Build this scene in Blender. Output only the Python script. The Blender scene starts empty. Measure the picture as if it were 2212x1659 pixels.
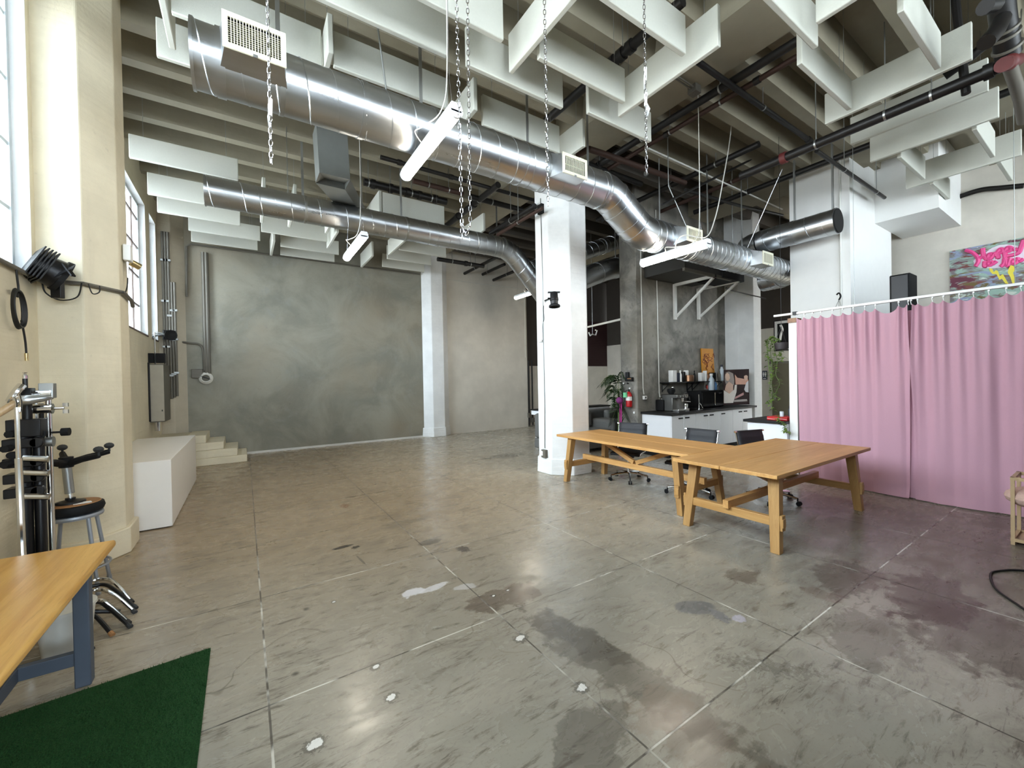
import bpy, bmesh, math, random
from mathutils import Vector, Matrix
random.seed(7)
C = bpy.context.scene.collection
PI = math.pi
EYE = Vector((0, 0, 1.62))
FPX = 880.18
YAW, PIT, ROL = 0.5811, 0.0090, -0.0190
_f = Vector((math.sin(YAW)*math.cos(PIT), math.cos(YAW)*math.cos(PIT), -math.sin(PIT)))
_r = Vector((math.cos(YAW), -math.sin(YAW), 0)); _u = _r.cross(_f)
RT = math.cos(ROL)*_r + math.sin(ROL)*_u
UP = -math.sin(ROL)*_r + math.cos(ROL)*_u
FW = _f
def at(px, py, x=None, y=None, z=None):
    """where the sight line of a photo pixel meets a plane of the room (x=, y= or z=)"""
    d = FW + RT*((px-1106)/FPX) - UP*((py-829.5)/FPX)
    if x is not None: t = (x-EYE.x)/d.x
    elif y is not None: t = (y-EYE.y)/d.y
    else: t = (z-EYE.z)/d.z
    return EYE + d*t
# ------------------------------------------------------------------ mesh builder
class MB:
    def __init__(s): s.v = []; s.f = []; s.m = []; s.mi = 0
    def add(s, vs, fs):
        o = len(s.v); s.v += [tuple(v) for v in vs]
        for f in fs: s.f.append([o+i for i in f]); s.m.append(s.mi)
        return s
    def box(s, x0, x1, y0, y1, z0, z1):
        return s.add([(x, y, z) for z in (z0, z1) for y in (y0, y1) for x in (x0, x1)],
                     [(0,2,3,1),(4,5,7,6),(0,1,5,4),(2,6,7,3),(0,4,6,2),(1,3,7,5)])
    def obox(s, c, a, b, d):
        c, a, b, d = Vector(c), Vector(a), Vector(b), Vector(d)
        return s.add([c+i*a+j*b+k*d for k in (-1,1) for j in (-1,1) for i in (-1,1)],
                     [(0,2,3,1),(4,5,7,6),(0,1,5,4),(2,6,7,3),(0,4,6,2),(1,3,7,5)])
    def bar(s, p, q, w, h, up=(0,0,1), ext=0):
        p, q = Vector(p), Vector(q); d = (q-p).normalized(); p = p-d*ext; q = q+d*ext
        up = Vector(up)
        if abs(d.dot(up)) > .99: up = Vector((0,1,0))
        a = d.cross(up).normalized(); b = a.cross(d).normalized()
        return s.obox((p+q)/2, (q-p)/2, a*w/2, b*h/2)
    def tube(s, pts, r, n=8, cap=True, closed=False):
        pts = [Vector(p) for p in pts]; N = len(pts)
        rs = r if isinstance(r, (list, tuple)) else [r]*N
        vs = []; pa = None
        for i in range(N):
            if closed: t = pts[(i+1) % N]-pts[i-1]
            else: t = (pts[min(i+1, N-1)]-pts[max(i-1, 0)])
            t.normalize()
            if pa is None:
                g = Vector((0,0,1)) if abs(t.z) < .9 else Vector((1,0,0)); a = t.cross(g).normalized()
            else:
                a = (pa - t*pa.dot(t))
                a = a.normalized() if a.length > 1e-6 else t.orthogonal().normalized()
            pa = a; b = t.cross(a)
            for k in range(n):
                w = 2*PI*k/n; vs.append(pts[i]+(a*math.cos(w)+b*math.sin(w))*rs[i])
        fs = []
        M = N if closed else N-1
        for i in range(M):
            j = (i+1) % N
            for k in range(n):
                l = (k+1) % n; fs.append((i*n+k, i*n+l, j*n+l, j*n+k))
        if cap and not closed:
            fs.append(tuple(reversed(range(n)))); fs.append(tuple((N-1)*n+k for k in range(n)))
        return s.add(vs, fs)
    def cyl(s, p, q, r, n=16, r2=None): return s.tube([p, q], [r, r if r2 is None else r2], n)
    def lathe(s, prof, c=(0,0,0), ax=(0,0,1), n=20):
        c, ax = Vector(c), Vector(ax).normalized(); a = ax.orthogonal().normalized(); b = ax.cross(a)
        vs = []
        for r, h in prof:
            for k in range(n):
                w = 2*PI*k/n; vs.append(c+ax*h+(a*math.cos(w)+b*math.sin(w))*max(r, 1e-4))
        fs = []
        for i in range(len(prof)-1):
            for k in range(n):
                l = (k+1) % n; fs.append((i*n+k, i*n+l, (i+1)*n+l, (i+1)*n+k))
        fs.append(tuple(reversed(range(n)))); fs.append(tuple((len(prof)-1)*n+k for k in range(n)))
        return s.add(vs, fs)
    def ball(s, c, r, n=12, sq=(1,1,1)):
        c = Vector(c); vs = []; m = n//2
        for i in range(m+1):
            th = PI*i/m
            for k in range(n):
                w = 2*PI*k/n
                vs.append(c+Vector((r*sq[0]*max(math.sin(th), 1e-3)*math.cos(w), r*sq[1]*max(math.sin(th), 1e-3)*math.sin(w), r*sq[2]*math.cos(th))))
        fs = [(i*n+k, (i+1)*n+k, (i+1)*n+(k+1) % n, i*n+(k+1) % n) for i in range(m) for k in range(n)]
        return s.add(vs, fs)
    def prism(s, poly, h0, h1, axes=None, o=(0,0,0)):
        """poly in a plane (a,b), pushed from h0 to h1 along c; default axes x,y,z"""
        A, B, D = axes or (Vector((1,0,0)), Vector((0,1,0)), Vector((0,0,1))); A, B, D, o = Vector(A), Vector(B), Vector(D), Vector(o)
        n = len(poly)
        vs = [o+A*p[0]+B*p[1]+D*h for h in (h0, h1) for p in poly]
        return s.add(vs, [tuple(reversed(range(n))), tuple(range(n, 2*n))]+[(i, (i+1) % n, n+(i+1) % n, n+i) for i in range(n)])
    def grid(s, fn, nu, nv):
        vs = [fn(i/nu, j/nv) for j in range(nv+1) for i in range(nu+1)]
        return s.add(vs, [(j*(nu+1)+i, j*(nu+1)+i+1, (j+1)*(nu+1)+i+1, (j+1)*(nu+1)+i) for j in range(nv) for i in range(nu)])
    def build(s, name, mat, parent=None, smooth=35, bevel=0, solid=0):
        root = parent
        if parent is not None:
            while root.parent is not None: root = root.parent
            off = Vector(root.location)
        else:
            xs, ys, zs = zip(*s.v); off = Vector(((min(xs)+max(xs))/2, (min(ys)+max(ys))/2, min(zs)))
        me = bpy.data.meshes.new(name)
        me.from_pydata([tuple(Vector(v)-off) for v in s.v], [], s.f)
        bm = bmesh.new(); bm.from_mesh(me); bmesh.ops.recalc_face_normals(bm, faces=bm.faces); bm.to_mesh(me); bm.free()
        ms = mat if isinstance(mat, (list, tuple)) else [mat]
        for m in ms: me.materials.append(m)
        if len(ms) > 1: me.polygons.foreach_set('material_index', s.m)
        if smooth:
            me.polygons.foreach_set('use_smooth', [True]*len(me.polygons)); me.set_sharp_from_angle(angle=math.radians(smooth))
        ob = bpy.data.objects.new(name, me); C.objects.link(ob)
        if parent is not None: ob.parent = parent
        else: ob.location = off
        if solid:
            md = ob.modifiers.new('s', 'SOLIDIFY'); md.thickness = solid; md.offset = 0
        if bevel:
            md = ob.modifiers.new('b', 'BEVEL'); md.width = bevel; md.segments = 2; md.limit_method = 'ANGLE'
        return ob
def tag(o, label, cat, group=None, kind=None):
    o['label'] = label; o['category'] = cat
    if group: o['group'] = group
    if kind: o['kind'] = kind
    return o
def thing(name, label, cat, loc, group=None):
    o = bpy.data.objects.new(name, None); C.objects.link(o); o.location = loc; o.empty_display_size = .1
    return tag(o, label, cat, group)
def solo(name, mb, mat, label, cat, group=None, **k): return tag(mb.build(name, mat, **k), label, cat, group)
def struct(name, mb, mat, parent=None, **k):
    o = mb.build(name, mat, parent, **k)
    if parent is None: o['kind'] = 'structure'
    return o
def copy_tree(o, parent=None):
    c = o.copy(); C.objects.link(c); c.parent = parent
    for ch in list(o.children): copy_tree(ch, c)
    return c
def spline(pts, n=8):
    pts = [Vector(p) for p in pts]; out = []
    for i in range(len(pts)-1):
        p0, p1, p2, p3 = pts[max(i-1, 0)], pts[i], pts[i+1], pts[min(i+2, len(pts)-1)]
        for k in range(n):
            t = k/n
            out.append(.5*((2*p1)+(p2-p0)*t+(2*p0-5*p1+4*p2-p3)*t*t+(3*p1-p0-3*p2+p3)*t**3))
    return out+[pts[-1]]
def octagon(cx, cy, h):
    k = h*.4142
    return [(cx-h, cy-k), (cx-k, cy-h), (cx+k, cy-h), (cx+h, cy-k), (cx+h, cy+k), (cx+k, cy+h), (cx-k, cy+h), (cx-h, cy+k)]
# ------------------------------------------------------------------ materials
def srgb(r, g, b):
    f = lambda c: (c/255/12.92 if c/255 < .04045 else ((c/255+.055)/1.055)**2.4)
    return (f(r), f(g), f(b), 1)
class NT:
    def __init__(s, name):
        s.mat = bpy.data.materials.new(name); s.mat.use_nodes = True
        s.t = s.mat.node_tree; s.n = s.t.nodes; s.b = s.n['Principled BSDF']; s.out = s.n['Material Output']
        s.tc = s.n.new('ShaderNodeTexCoord')
    def new(s, kind, **k):
        nd = s.n.new('ShaderNode'+kind)
        for a, v in k.items(): setattr(nd, a, v)
        return nd
    def link(s, a, b): s.t.links.new(a, b)
    def put(s, sock, v):
        if hasattr(v, 'links') or hasattr(v, 'is_linked'): s.link(v, sock)
        else: sock.default_value = v
    def math(s, op, a, b=0.0, c=None, clamp=False):
        nd = s.new('Math', operation=op, use_clamp=clamp); s.put(nd.inputs[0], a); s.put(nd.inputs[1], b)
        if c is not None: s.put(nd.inputs[2], c)
        return nd.outputs[0]
    def mix(s, fac, a, b):
        nd = s.new('Mix', data_type='RGBA'); s.put(nd.inputs[0], fac); s.put(nd.inputs[6], a); s.put(nd.inputs[7], b); return nd.outputs[2]
    def coord(s, scale=(1,1,1), loc=(0,0,0), rot=(0,0,0), src='Object', kind='POINT'):
        m = s.new('Mapping', vector_type=kind); s.link(s.tc.outputs[src], m.inputs[0])
        m.inputs[1].default_value = loc; m.inputs[2].default_value = rot; m.inputs[3].default_value = scale
        return m.outputs[0]
    def noise(s, scale=5, detail=4, rough=.55, vec=None, dist=0):
        nd = s.new('TexNoise'); nd.inputs['Scale'].default_value = scale; nd.inputs['Detail'].default_value = detail
        nd.inputs['Roughness'].default_value = rough; nd.inputs['Distortion'].default_value = dist
        s.link(vec if vec is not None else s.coord(), nd.inputs['Vector']); return nd.outputs[0]
    def rng(s, v, a, b, c=0.0, d=1.0):
        nd = s.new('MapRange'); nd.interpolation_type = 'SMOOTHSTEP'; s.put(nd.inputs[0], v)
        for i, w in enumerate((a, b, c, d)): nd.inputs[1+i].default_value = w
        return nd.outputs[0]
    def bump(s, h, strength=.3, dist=.01):
        nd = s.new('Bump'); nd.inputs['Strength'].default_value = strength; nd.inputs['Distance'].default_value = dist
        s.link(h, nd.inputs['Height']); s.link(nd.outputs[0], s.b.inputs['Normal'])
    def fin(s, col=None, rough=None, metal=None, spec=None):
        if col is not None: s.put(s.b.inputs['Base Color'], col)
        if rough is not None: s.put(s.b.inputs['Roughness'], rough)
        if metal is not None: s.put(s.b.inputs['Metallic'], metal)
        if spec is not None: s.b.inputs['Specular IOR Level'].default_value = spec
        return s.mat
def plain(name, col, rough=.5, metal=0, var=.12, scale=8, bump=0, bscale=40, spec=.5):
    t = NT(name); n = t.noise(scale, 4)
    dark = tuple(c*(1-var) for c in col[:3])+(1,); lite = tuple(min(1, c*(1+var)) for c in col[:3])+(1,)
    c = t.mix(n, dark, lite)
    if bump: t.bump(t.noise(bscale, 5), bump, .01)
    return t.fin(c, rough, metal, spec)
def paint(name, col, dirt=(.30,.26,.2,1), amount=.35, rough=.6, bump=.35):
    """old brush paint on rough concrete"""
    t = NT(name)
    n1 = t.noise(1.3, 6, .62); n2 = t.noise(14, 6, .7); n3 = t.noise(1.1, 5, .6, t.coord((3,3,.35)))
    dark = tuple(c*.86 for c in col[:3])+(1,)
    c = t.mix(t.rng(n1, .35, .7), dark, col)
    c = t.mix(t.math('MULTIPLY', t.rng(n3, .55, .85), amount*.8), c, dirt)
    c = t.mix(t.math('MULTIPLY', t.rng(n2, .62, .78), amount), c, dirt)
    board = t.noise(2, 3, .5, t.coord((.3,.3,9)))
    h = t.math('ADD', t.math('MULTIPLY', n2, .6), board)
    t.bump(h, bump, .012)
    return t.fin(c, rough, 0, .4)
def concrete(name, c0, c1, c2, scale=1, warm=None):
    t = NT(name)
    a = t.noise(.8*scale, 7, .62, dist=.6); b = t.noise(3.2*scale, 7, .68, dist=.4); d = t.noise(22, 5, .6); e = t.noise(.35*scale, 3)
    c = t.mix(t.rng(a, .36, .66), c0, c1); c = t.mix(t.math('MULTIPLY', t.rng(b, .52, .75), .75), c, c2)
    if warm: c = t.mix(t.math('MULTIPLY', t.rng(e, .45, .68), .55), c, warm)
    c = t.mix(t.math('MULTIPLY', t.rng(d, .58, .8), .22), c, (.05,.045,.04,1))
    t.bump(t.math('ADD', b, t.math('MULTIPLY', d, .5)), .25, .012)
    return t.fin(c, .62, 0, .4)
def wood(name, c0, c1, axis='x', scale=1, rough=.42):
    t = NT(name)
    k = dict(x=(1.2,18,18), y=(18,1.2,18), z=(18,18,1.2))[axis]
    n = t.noise(1.6*scale, 6, .6, t.coord(k), .8); n2 = t.noise(.9, 3, .5, t.coord(dict(x=(.6,5,5), y=(5,.6,5), z=(5,5,.6))[axis]))
    n3 = t.noise(6, 4, .6, t.coord(tuple(q*1.6 for q in k)))
    c = t.mix(t.rng(n, .3, .7), c0, c1)
    c = t.mix(t.math('MULTIPLY', t.rng(n2, .4, .65), .4), c, tuple(q*.72 for q in c0[:3])+(1,))
    c = t.mix(t.math('MULTIPLY', t.rng(n3, .56, .75), .35), c, tuple(q*.55 for q in c0[:3])+(1,))
    t.bump(n, .08, .004)
    return t.fin(c, rough, 0, .5)
def metal(name, col, rough=.3, var=.25, scale=3, stretch=(1,1,1)):
    t = NT(name); n = t.noise(scale, 6, .65, t.coord(stretch)); n2 = t.noise(scale*9, 4)
    c = t.mix(n, tuple(q*(1-var) for q in col[:3])+(1,), tuple(min(1, q*(1+var*.5)) for q in col[:3])+(1,))
    r = t.math('ADD', t.math('MULTIPLY', n, rough*.8), rough*.6)
    t.bump(n2, .02, .003)
    return t.fin(c, r, 1)
def glow(name, col, strength):
    t = NT(name); t.b.inputs['Emission Color'].default_value = col; t.b.inputs['Emission Strength'].default_value = strength
    return t.fin(col, .4)
def glass(name, tint=(1,1,1,1), haze=.1):
    """thin window pane: mostly see-through, a little reflection and grime"""
    t = NT(name); tr = t.new('BsdfTransparent'); tr.inputs[0].default_value = tint
    gl = t.new('BsdfGlossy'); gl.inputs['Roughness'].default_value = .05
    fr = t.new('Fresnel'); fr.inputs[0].default_value = 1.45
    m = t.new('MixShader'); t.link(fr.outputs[0], m.inputs[0]); t.link(tr.outputs[0], m.inputs[1]); t.link(gl.outputs[0], m.inputs[2])
    df = t.new('BsdfTranslucent'); df.inputs[0].default_value = (.8,.85,.9,1)
    m2 = t.new('MixShader'); n = t.noise(4, 5); t.link(t.math('MULTIPLY', n, haze), m2.inputs[0]); t.link(m.outputs[0], m2.inputs[1]); t.link(df.outputs[0], m2.inputs[2])
    t.link(m2.outputs[0], t.out.inputs[0]); return t.mat
M = {}
M['wall_white'] = paint('white_wall_paint', srgb(226,224,218), amount=.12)
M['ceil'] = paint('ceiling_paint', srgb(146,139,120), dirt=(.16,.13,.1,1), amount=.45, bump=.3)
M['cream'] = paint('cream_wall_paint', srgb(228,218,192), amount=.3, bump=.5)
M['column'] = paint('column_white_paint', srgb(236,237,236), dirt=(.2,.19,.18,1), amount=.22, bump=.4)
M['far_white'] = paint('off_white_wall_paint', srgb(214,208,196), amount=.08, bump=.15)
M['plaster'] = concrete('far_plaster', srgb(126,124,112), srgb(152,148,134), srgb(138,138,130), 1, srgb(140,124,100))
M['concrete'] = concrete('raw_concrete', srgb(92,90,84), srgb(146,142,134), srgb(70,69,66), 1.6, srgb(120,112,96))
M['drywall'] = plain('white_drywall', srgb(235,235,232), .7, var=.03, bump=.05, bscale=200)
M['dark_wall'] = plain('dark_wall_paint', srgb(62,56,50), .8)
M['white_lam'] = plain('white_laminate', srgb(232,233,236), .35, var=.02)
M['box_white'] = plain('white_plinth_paint', srgb(232,228,222), .45, var=.03)
M['black_top'] = plain('black_worktop', srgb(20,19,19), .5, spec=.3)
M['dark_steel'] = metal('dark_steel', (.16,.155,.145,1), .38)
M['galv_dark'] = plain('dark_sheet_metal', srgb(52,50,46), .55, .4)
M['felt'] = plain('white_baffle_felt', srgb(200,201,191), .9, var=.04, scale=60, bump=.25, bscale=300, spec=.2)
M['steel_dark'] = plain('black_steel_pipe', srgb(26,24,23), .45, .3)
M['rust_pipe'] = plain('dark_rusty_pipe', srgb(58,38,30), .6, .2, var=.4)
M['red_iron'] = plain('red_painted_fitting', srgb(84,28,26), .6, var=.25)
M['grey_conduit'] = plain('grey_conduit', srgb(104,100,91), .55, .3)
M['corner_shaded_paint'] = paint('corner_shaded_grey_cream', srgb(196,186,166), amount=.3, bump=.5)  # greyish corner paint, lowered further to carry the corner's weaker light
M['painted_conduit'] = plain('painted_conduit', srgb(214,214,208), .5)
M['galv'] = metal('galvanised_duct', (.56,.58,.60,1), .31, .3, 2.2, (.4,3,3))
M['galv_dull'] = metal('dull_galvanised', (.42,.43,.42,1), .42, .25, 3)
M['chrome'] = metal('chrome', (.78,.78,.78,1), .12, .1, 5)
M['chain'] = metal('zinc_chain', (.62,.62,.66,1), .22, .1, 30)
M['black_metal'] = plain('black_powder_coat', srgb(22,22,24), .4, .4)
M['black_plastic'] = plain('black_plastic', srgb(18,18,19), .7, spec=.25)
M['ceil_dimmed'] = paint('dimmed_ceiling_paint', srgb(74,68,60), dirt=(.04,.035,.03,1), amount=.4, bump=.3)  # ceiling paint darkened: the kitchen bay's weak light is put into the colour
M['duct_grey'] = plain('grey_sheet_duct', srgb(98,100,96), .5, .3)
M['rubber'] = plain('dark_rubber', srgb(44,46,48), .7)
M['grille'] = plain('cream_grille_paint', srgb(226,222,200), .45, var=.04)
M['void'] = plain('vent_inside', srgb(16,15,14), .9)
M['sash'] = plain('window_sash_paint', srgb(196,204,206), .5, var=.1)
M['sash_dark'] = plain('rusty_window_bar', srgb(110,96,88), .6, var=.2)
M['glass'] = glass('window_glass', (.93,.97,1,1), .35)
M['led'] = glow('led_diffuser', (1,.9,.74,1), 60)
M['led_body'] = plain('lamp_body_white', srgb(236,238,240), .4, var=.02)
M['oak_x'] = wood('oak_along_x', srgb(190,140,80), srgb(208,162,102), 'x')
M['oak_y'] = wood('oak_along_y', srgb(170,126,70), srgb(190,148,92), 'y')
M['oak_z'] = wood('oak_along_z', srgb(164,122,70), srgb(184,144,90), 'z')
M['block_y'] = wood('butcher_block', srgb(200,148,70), srgb(222,176,96), 'y', .7, .35)
M['navy'] = plain('slate_blue_paint', srgb(72,80,92), .55, var=.15)
M['pine'] = wood('pale_pine', srgb(178,150,112), srgb(196,168,130), 'z')
M['rawwood'] = wood('rough_wood', srgb(120,82,50), srgb(150,106,66), 'x')
M['turf'] = None
M['mesh_black'] = plain('black_ribbed_fabric', srgb(28,29,34), .6, var=.15, bump=.2, bscale=120)
M['sofa'] = plain('grey_sofa_fabric', srgb(96,95,92), .9, var=.12, scale=30, bump=.2, bscale=150)
M['blind'] = plain('dark_red_blind', srgb(44,14,14), .7)
M['leaf_dark'] = plain('palm_leaf', srgb(38,62,30), .5, var=.3)
M['leaf_pale'] = plain('pothos_leaf', srgb(88,112,42), .5, var=.55, scale=14)
M['stem'] = plain('plant_stem', srgb(92,112,56), .6)
M['magenta'] = plain('magenta_plastic', srgb(176,36,130), .45)
M['red'] = plain('red_enamel', srgb(188,20,26), .35)
M['mint'] = plain('mint_plastic', srgb(120,214,160), .5)
M['white_p'] = plain('white_plastic', srgb(236,236,234), .45, var=.02)
M['blue_p'] = plain('blue_plastic', srgb(110,160,215), .45)
M['navy_p'] = plain('navy_plastic', srgb(34,40,56), .45)
M['brass'] = metal('brass', (.75,.6,.32,1), .25)
M['copper'] = metal('copper_brown', (.36,.2,.12,1), .35)
M['tan'] = plain('tan_leather', srgb(150,106,64), .6)
M['fluff'] = plain('pink_fluff', srgb(196,164,150), .95, var=.2, scale=40, bump=.6, bscale=90)
M['rubber_cable'] = plain('black_cable', srgb(18,18,18), .5)
M['white_cable'] = plain('white_cable', srgb(210,208,200), .5)
M['grey_paint'] = plain('grey_enamel', srgb(150,154,160), .4, .3)
M['bucket'] = plain('bucket_plastic', srgb(206,206,200), .5)
M['clear_p'] = plain('cloudy_plastic_bottle', srgb(196,206,214), .3)
def turf():
    t = NT('green_turf'); n = t.noise(160, 4, .7); n2 = t.noise(7, 4)
    c = t.mix(t.rng(n, .3, .7), srgb(22,52,26), srgb(54,104,54)); c = t.mix(t.math('MULTIPLY', n2, .4), c, srgb(34,74,38))
    t.bump(n, 1, .012); return t.fin(c, .9, 0, .2)
M['turf'] = turf()
def pink():
    t = NT('pink_curtain_cloth'); n = t.noise(220, 3); n2 = t.noise(1.2, 4)
    c = t.mix(n, srgb(202,156,172), srgb(214,168,184)); c = t.mix(t.math('MULTIPLY', n2, .35), c, srgb(196,150,164))
    t.bump(n, .12, .003); tl = t.new('BsdfTranslucent'); t.link(c, tl.inputs[0]); t.fin(c, .75, 0, .3)
    m = t.new('MixShader'); m.inputs[0].default_value = .18; t.link(t.b.outputs[0], m.inputs[1]); t.link(tl.outputs[0], m.inputs[2]); t.link(m.outputs[0], t.out.inputs[0])
    return t.mat
M['pink'] = pink()
SKY=27; EXPO=0.2
# ------------------------------------------------------------------ floor material
def floor_mat():
    t = NT('stained_concrete_floor'); sep = t.new('SeparateXYZ'); co = t.coord(); t.link(co, sep.inputs[0])
    X, Y = sep.outputs[0], sep.outputs[1]
    a = t.noise(.5, 6, .6, dist=.5); b = t.noise(2.6, 7, .68, t.coord((1,1.9,1), rot=(0,0,.15)), .6); d = t.noise(9, 6, .7, t.coord((.5,2.2,1), rot=(0,0,.1)), .5); e = t.noise(60, 4)
    c = t.mix(t.rng(a, .36, .64), srgb(150,146,134), srgb(172,166,152))
    wx = t.math('MULTIPLY', t.rng(Y, 1.8, 5.5), t.rng(X, 6.5, 2.0))
    c = t.mix(t.math('MULTIPLY', wx, .68), c, srgb(156,132,98))          # browner towards the deep half
    c = t.mix(t.math('MULTIPLY', t.rng(b, .5, .72), .5), c, srgb(112,104,92))
    c = t.mix(t.math('MULTIPLY', t.rng(d, .53, .68), .62), c, srgb(78,68,56))
    d2 = t.noise(17, 5, .7, t.coord((.35,1.9,1), (3,5,0), (0,0,.25)), .8); c = t.mix(t.math('MULTIPLY', t.math('MULTIPLY', t.rng(d2, .56, .66), t.rng(b, .4, .6)), .6), c, srgb(62,52,44))
    c = t.mix(t.math('MULTIPLY', t.rng(e, .55, .75), .18), c, srgb(60,54,46))
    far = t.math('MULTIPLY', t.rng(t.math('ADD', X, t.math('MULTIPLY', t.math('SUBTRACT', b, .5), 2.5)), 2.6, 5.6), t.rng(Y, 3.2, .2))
    c = t.mix(t.math('MULTIPLY', far, .82), c, srgb(78,66,50))           # brown grime by the curtain, with the corner's shade painted into it
    s1 = t.noise(3, 5, .65, dist=.8)
    s5 = t.noise(38, 4, .6)
    def spot(x, y, rx, ry, rot, col, k, rag=.5):
        nonlocal c
        v = t.coord((rx, ry, 50), (x, y, 0), (0, 0, rot), kind='TEXTURE')
        ln = t.new('VectorMath', operation='LENGTH'); t.link(v, ln.inputs[0])
        q = t.math('ADD', ln.outputs[1], t.math('MULTIPLY', t.math('SUBTRACT', s5 if rx < .07 else s2, .5), rag*(6 if rx < .07 else 3)))
        c = t.mix(t.math('MULTIPLY', t.rng(q, 1.0, .8), k), c, col)
    s2 = t.noise(7, 5, .6)
    P = lambda px, py: at(px, py, z=0)
    def sp(px, py, rx, ry, rot, col, k, rag=.5): p = P(px, py); spot(p.x, p.y, rx, ry, rot, col, k, rag)
    dk = srgb(74,68,58)
    sp(1330, 1440, .16, .8, .12, dk, .55, .6); sp(1235, 1370, .13, .45, .2, dk, .5, .7); sp(1270, 1610, .3, .16, .3, dk, .5, .7)
    sp(1090, 1290, .32, .16, 0, srgb(84,66,54), .6, .7); sp(1830, 1245, .45, .22, .1, srgb(70,58,48), .55, .8); sp(2010, 1290, .5, .25, .1, srgb(62,50,40), .6, .8)
    sp(2110, 1370, .5, .35, .1, srgb(64,52,42), .5, .8); sp(1420, 1540, .2, .12, .2, srgb(110,84,64), .28, .9); sp(1500, 1590, .16, .22, .1, srgb(100,76,60), .28, .9)
    sp(1090, 985, .5, .22, 0, dk, .55, .7); sp(930, 1170, .17, .07, 0, dk, .6, .5); sp(740, 1182, .11, .035, .1, srgb(40,34,32), .85, .3); sp(768, 1182, .045, .035, 0, srgb(40,34,32), .85, .3)
    sp(780, 1210, .012, .14, .1, dk, .6, .2); sp(1000, 1186, .06, .09, .3, srgb(60,52,50), .8, .4); sp(745, 1093, .06, .1, 0, srgb(120,78,44), .6, .4)
    sp(1000, 1100, .1, .04, .1, dk, .5); sp(870, 1130, .3, .1, .1, dk, .3, .8); sp(1780, 1285, .1, .12, 0, srgb(96,74,62), .4, .8); sp(1600, 1245, .16, .1, 0, srgb(84,72,62), .6, .7)
    sp(1585, 1235, .1, .03, .2, dk, .5); sp(1660, 1440, .06, .25, .7, dk, .35, .8)
    wh = srgb(222,222,226)
    sp(893, 1279, .11, .07, .1, wh, .85, .6); sp(935, 1270, .16, .04, .1, wh, .7, .6); sp(1000, 1268, .1, .05, -.4, wh, .45, .7); sp(1500, 1312, .16, .1, -.5, srgb(112,112,112), .85, .3); sp(1555, 1330, .05, .09, -.3, srgb(120,120,122), .8, .3)
    sp(1595, 1336, .05, .045, .2, srgb(186,182,192), .9, .25); sp(1875, 1375, .4, .2, .1, dk, .4, .8)
    # saw-cut joints, partly filled with white grout
    def cut(v, o, p):
        q = t.math('DIVIDE', t.math('SUBTRACT', v, o), p)
        return t.math('MULTIPLY', t.math('ABSOLUTE', t.math('SUBTRACT', q, t.math('ROUND', q))), p)
    gx = t.rng(cut(X, .0698, 1.3695), .007, .0035); gy = t.rng(cut(Y, 1.157, 2.4866), .006, .003); g2 = t.rng(cut(Y, 2.4, 2.4866), .006, .003)
    fill = t.noise(1.7, 3, .6, t.coord((1.2,1.2,1), (3,1,0)))
    gcol = t.mix(t.math('MULTIPLY', t.rng(fill, .47, .56), t.rng(Y, 5.6, 3.2, .05, 1)), srgb(52,46,40), srgb(226,224,214))
    c = t.mix(t.math('MAXIMUM', t.math('MULTIPLY', gx, .75), t.math('MULTIPLY', t.math('MAXIMUM', gy, g2), t.rng(fill, .36, .5, .45, .95))), c, gcol)
    # pale shrinkage cracks and dropped paint
    vo = t.new('TexVoronoi', feature='DISTANCE_TO_EDGE'); vo.inputs['Scale'].default_value = .55
    w = t.new('VectorMath', operation='ADD'); t.link(co, w.inputs[0]); nz = t.new('TexNoise'); nz.inputs['Scale'].default_value = 2.2; t.link(co, nz.inputs[0]); t.link(nz.outputs[1], w.inputs[1]); t.link(w.outputs[0], vo.inputs[0])
    c = t.mix(t.math('MULTIPLY', t.math('MULTIPLY', t.rng(vo.outputs[0], .006, .001), t.rng(a, .42, .6)), .5), c, srgb(70,62,52))
    v2 = t.new('TexVoronoi'); v2.inputs['Scale'].default_value = 2.6; t.link(co, v2.inputs[0]); bw = t.new('SeparateColor'); t.link(v2.outputs[1], bw.inputs[0])
    dots = t.math('MULTIPLY', t.rng(v2.outputs[0], .022, .014), t.math('GREATER_THAN', bw.outputs[0], .72)); c = t.mix(t.math('MULTIPLY', dots, .9), c, srgb(226,222,210))
    v3 = t.new('TexVoronoi'); v3.inputs['Scale'].default_value = 1.9; t.link(t.coord((1,1,1), (7,3,0)), v3.inputs[0]); b3 = t.new('SeparateColor'); t.link(v3.outputs[1], b3.inputs[0])
    c = t.mix(t.math('MULTIPLY', t.math('MULTIPLY', t.rng(v3.outputs[0], .06, .02), t.math('GREATER_THAN', b3.outputs[0], .45)), .8), c, srgb(62,56,50))
    for px, py, r in ((681, 1607, .035), (845, 1506, .026), (1124, 1378, .032), (1257, 1485, .03), (812, 1440, .02), (722, 1300, .014), (1097, 1275, .012), (1066, 1287, .015)):
        sp(px, py, r*1.7, r*1.5, .4, srgb(66,62,58), .55, .35); sp(px, py, r, r*.8, .4, srgb(240,240,236), .97, .3)
    ro = t.math('ADD', t.rng(b, .3, .7, .2, .36), t.math('MULTIPLY', gx, .3))
    t.bump(t.math('SUBTRACT', t.math('MULTIPLY', d, .12), t.math('MAXIMUM', gx, gy)), .2, .006)
    return t.fin(c, ro, 0, .5)
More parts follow.
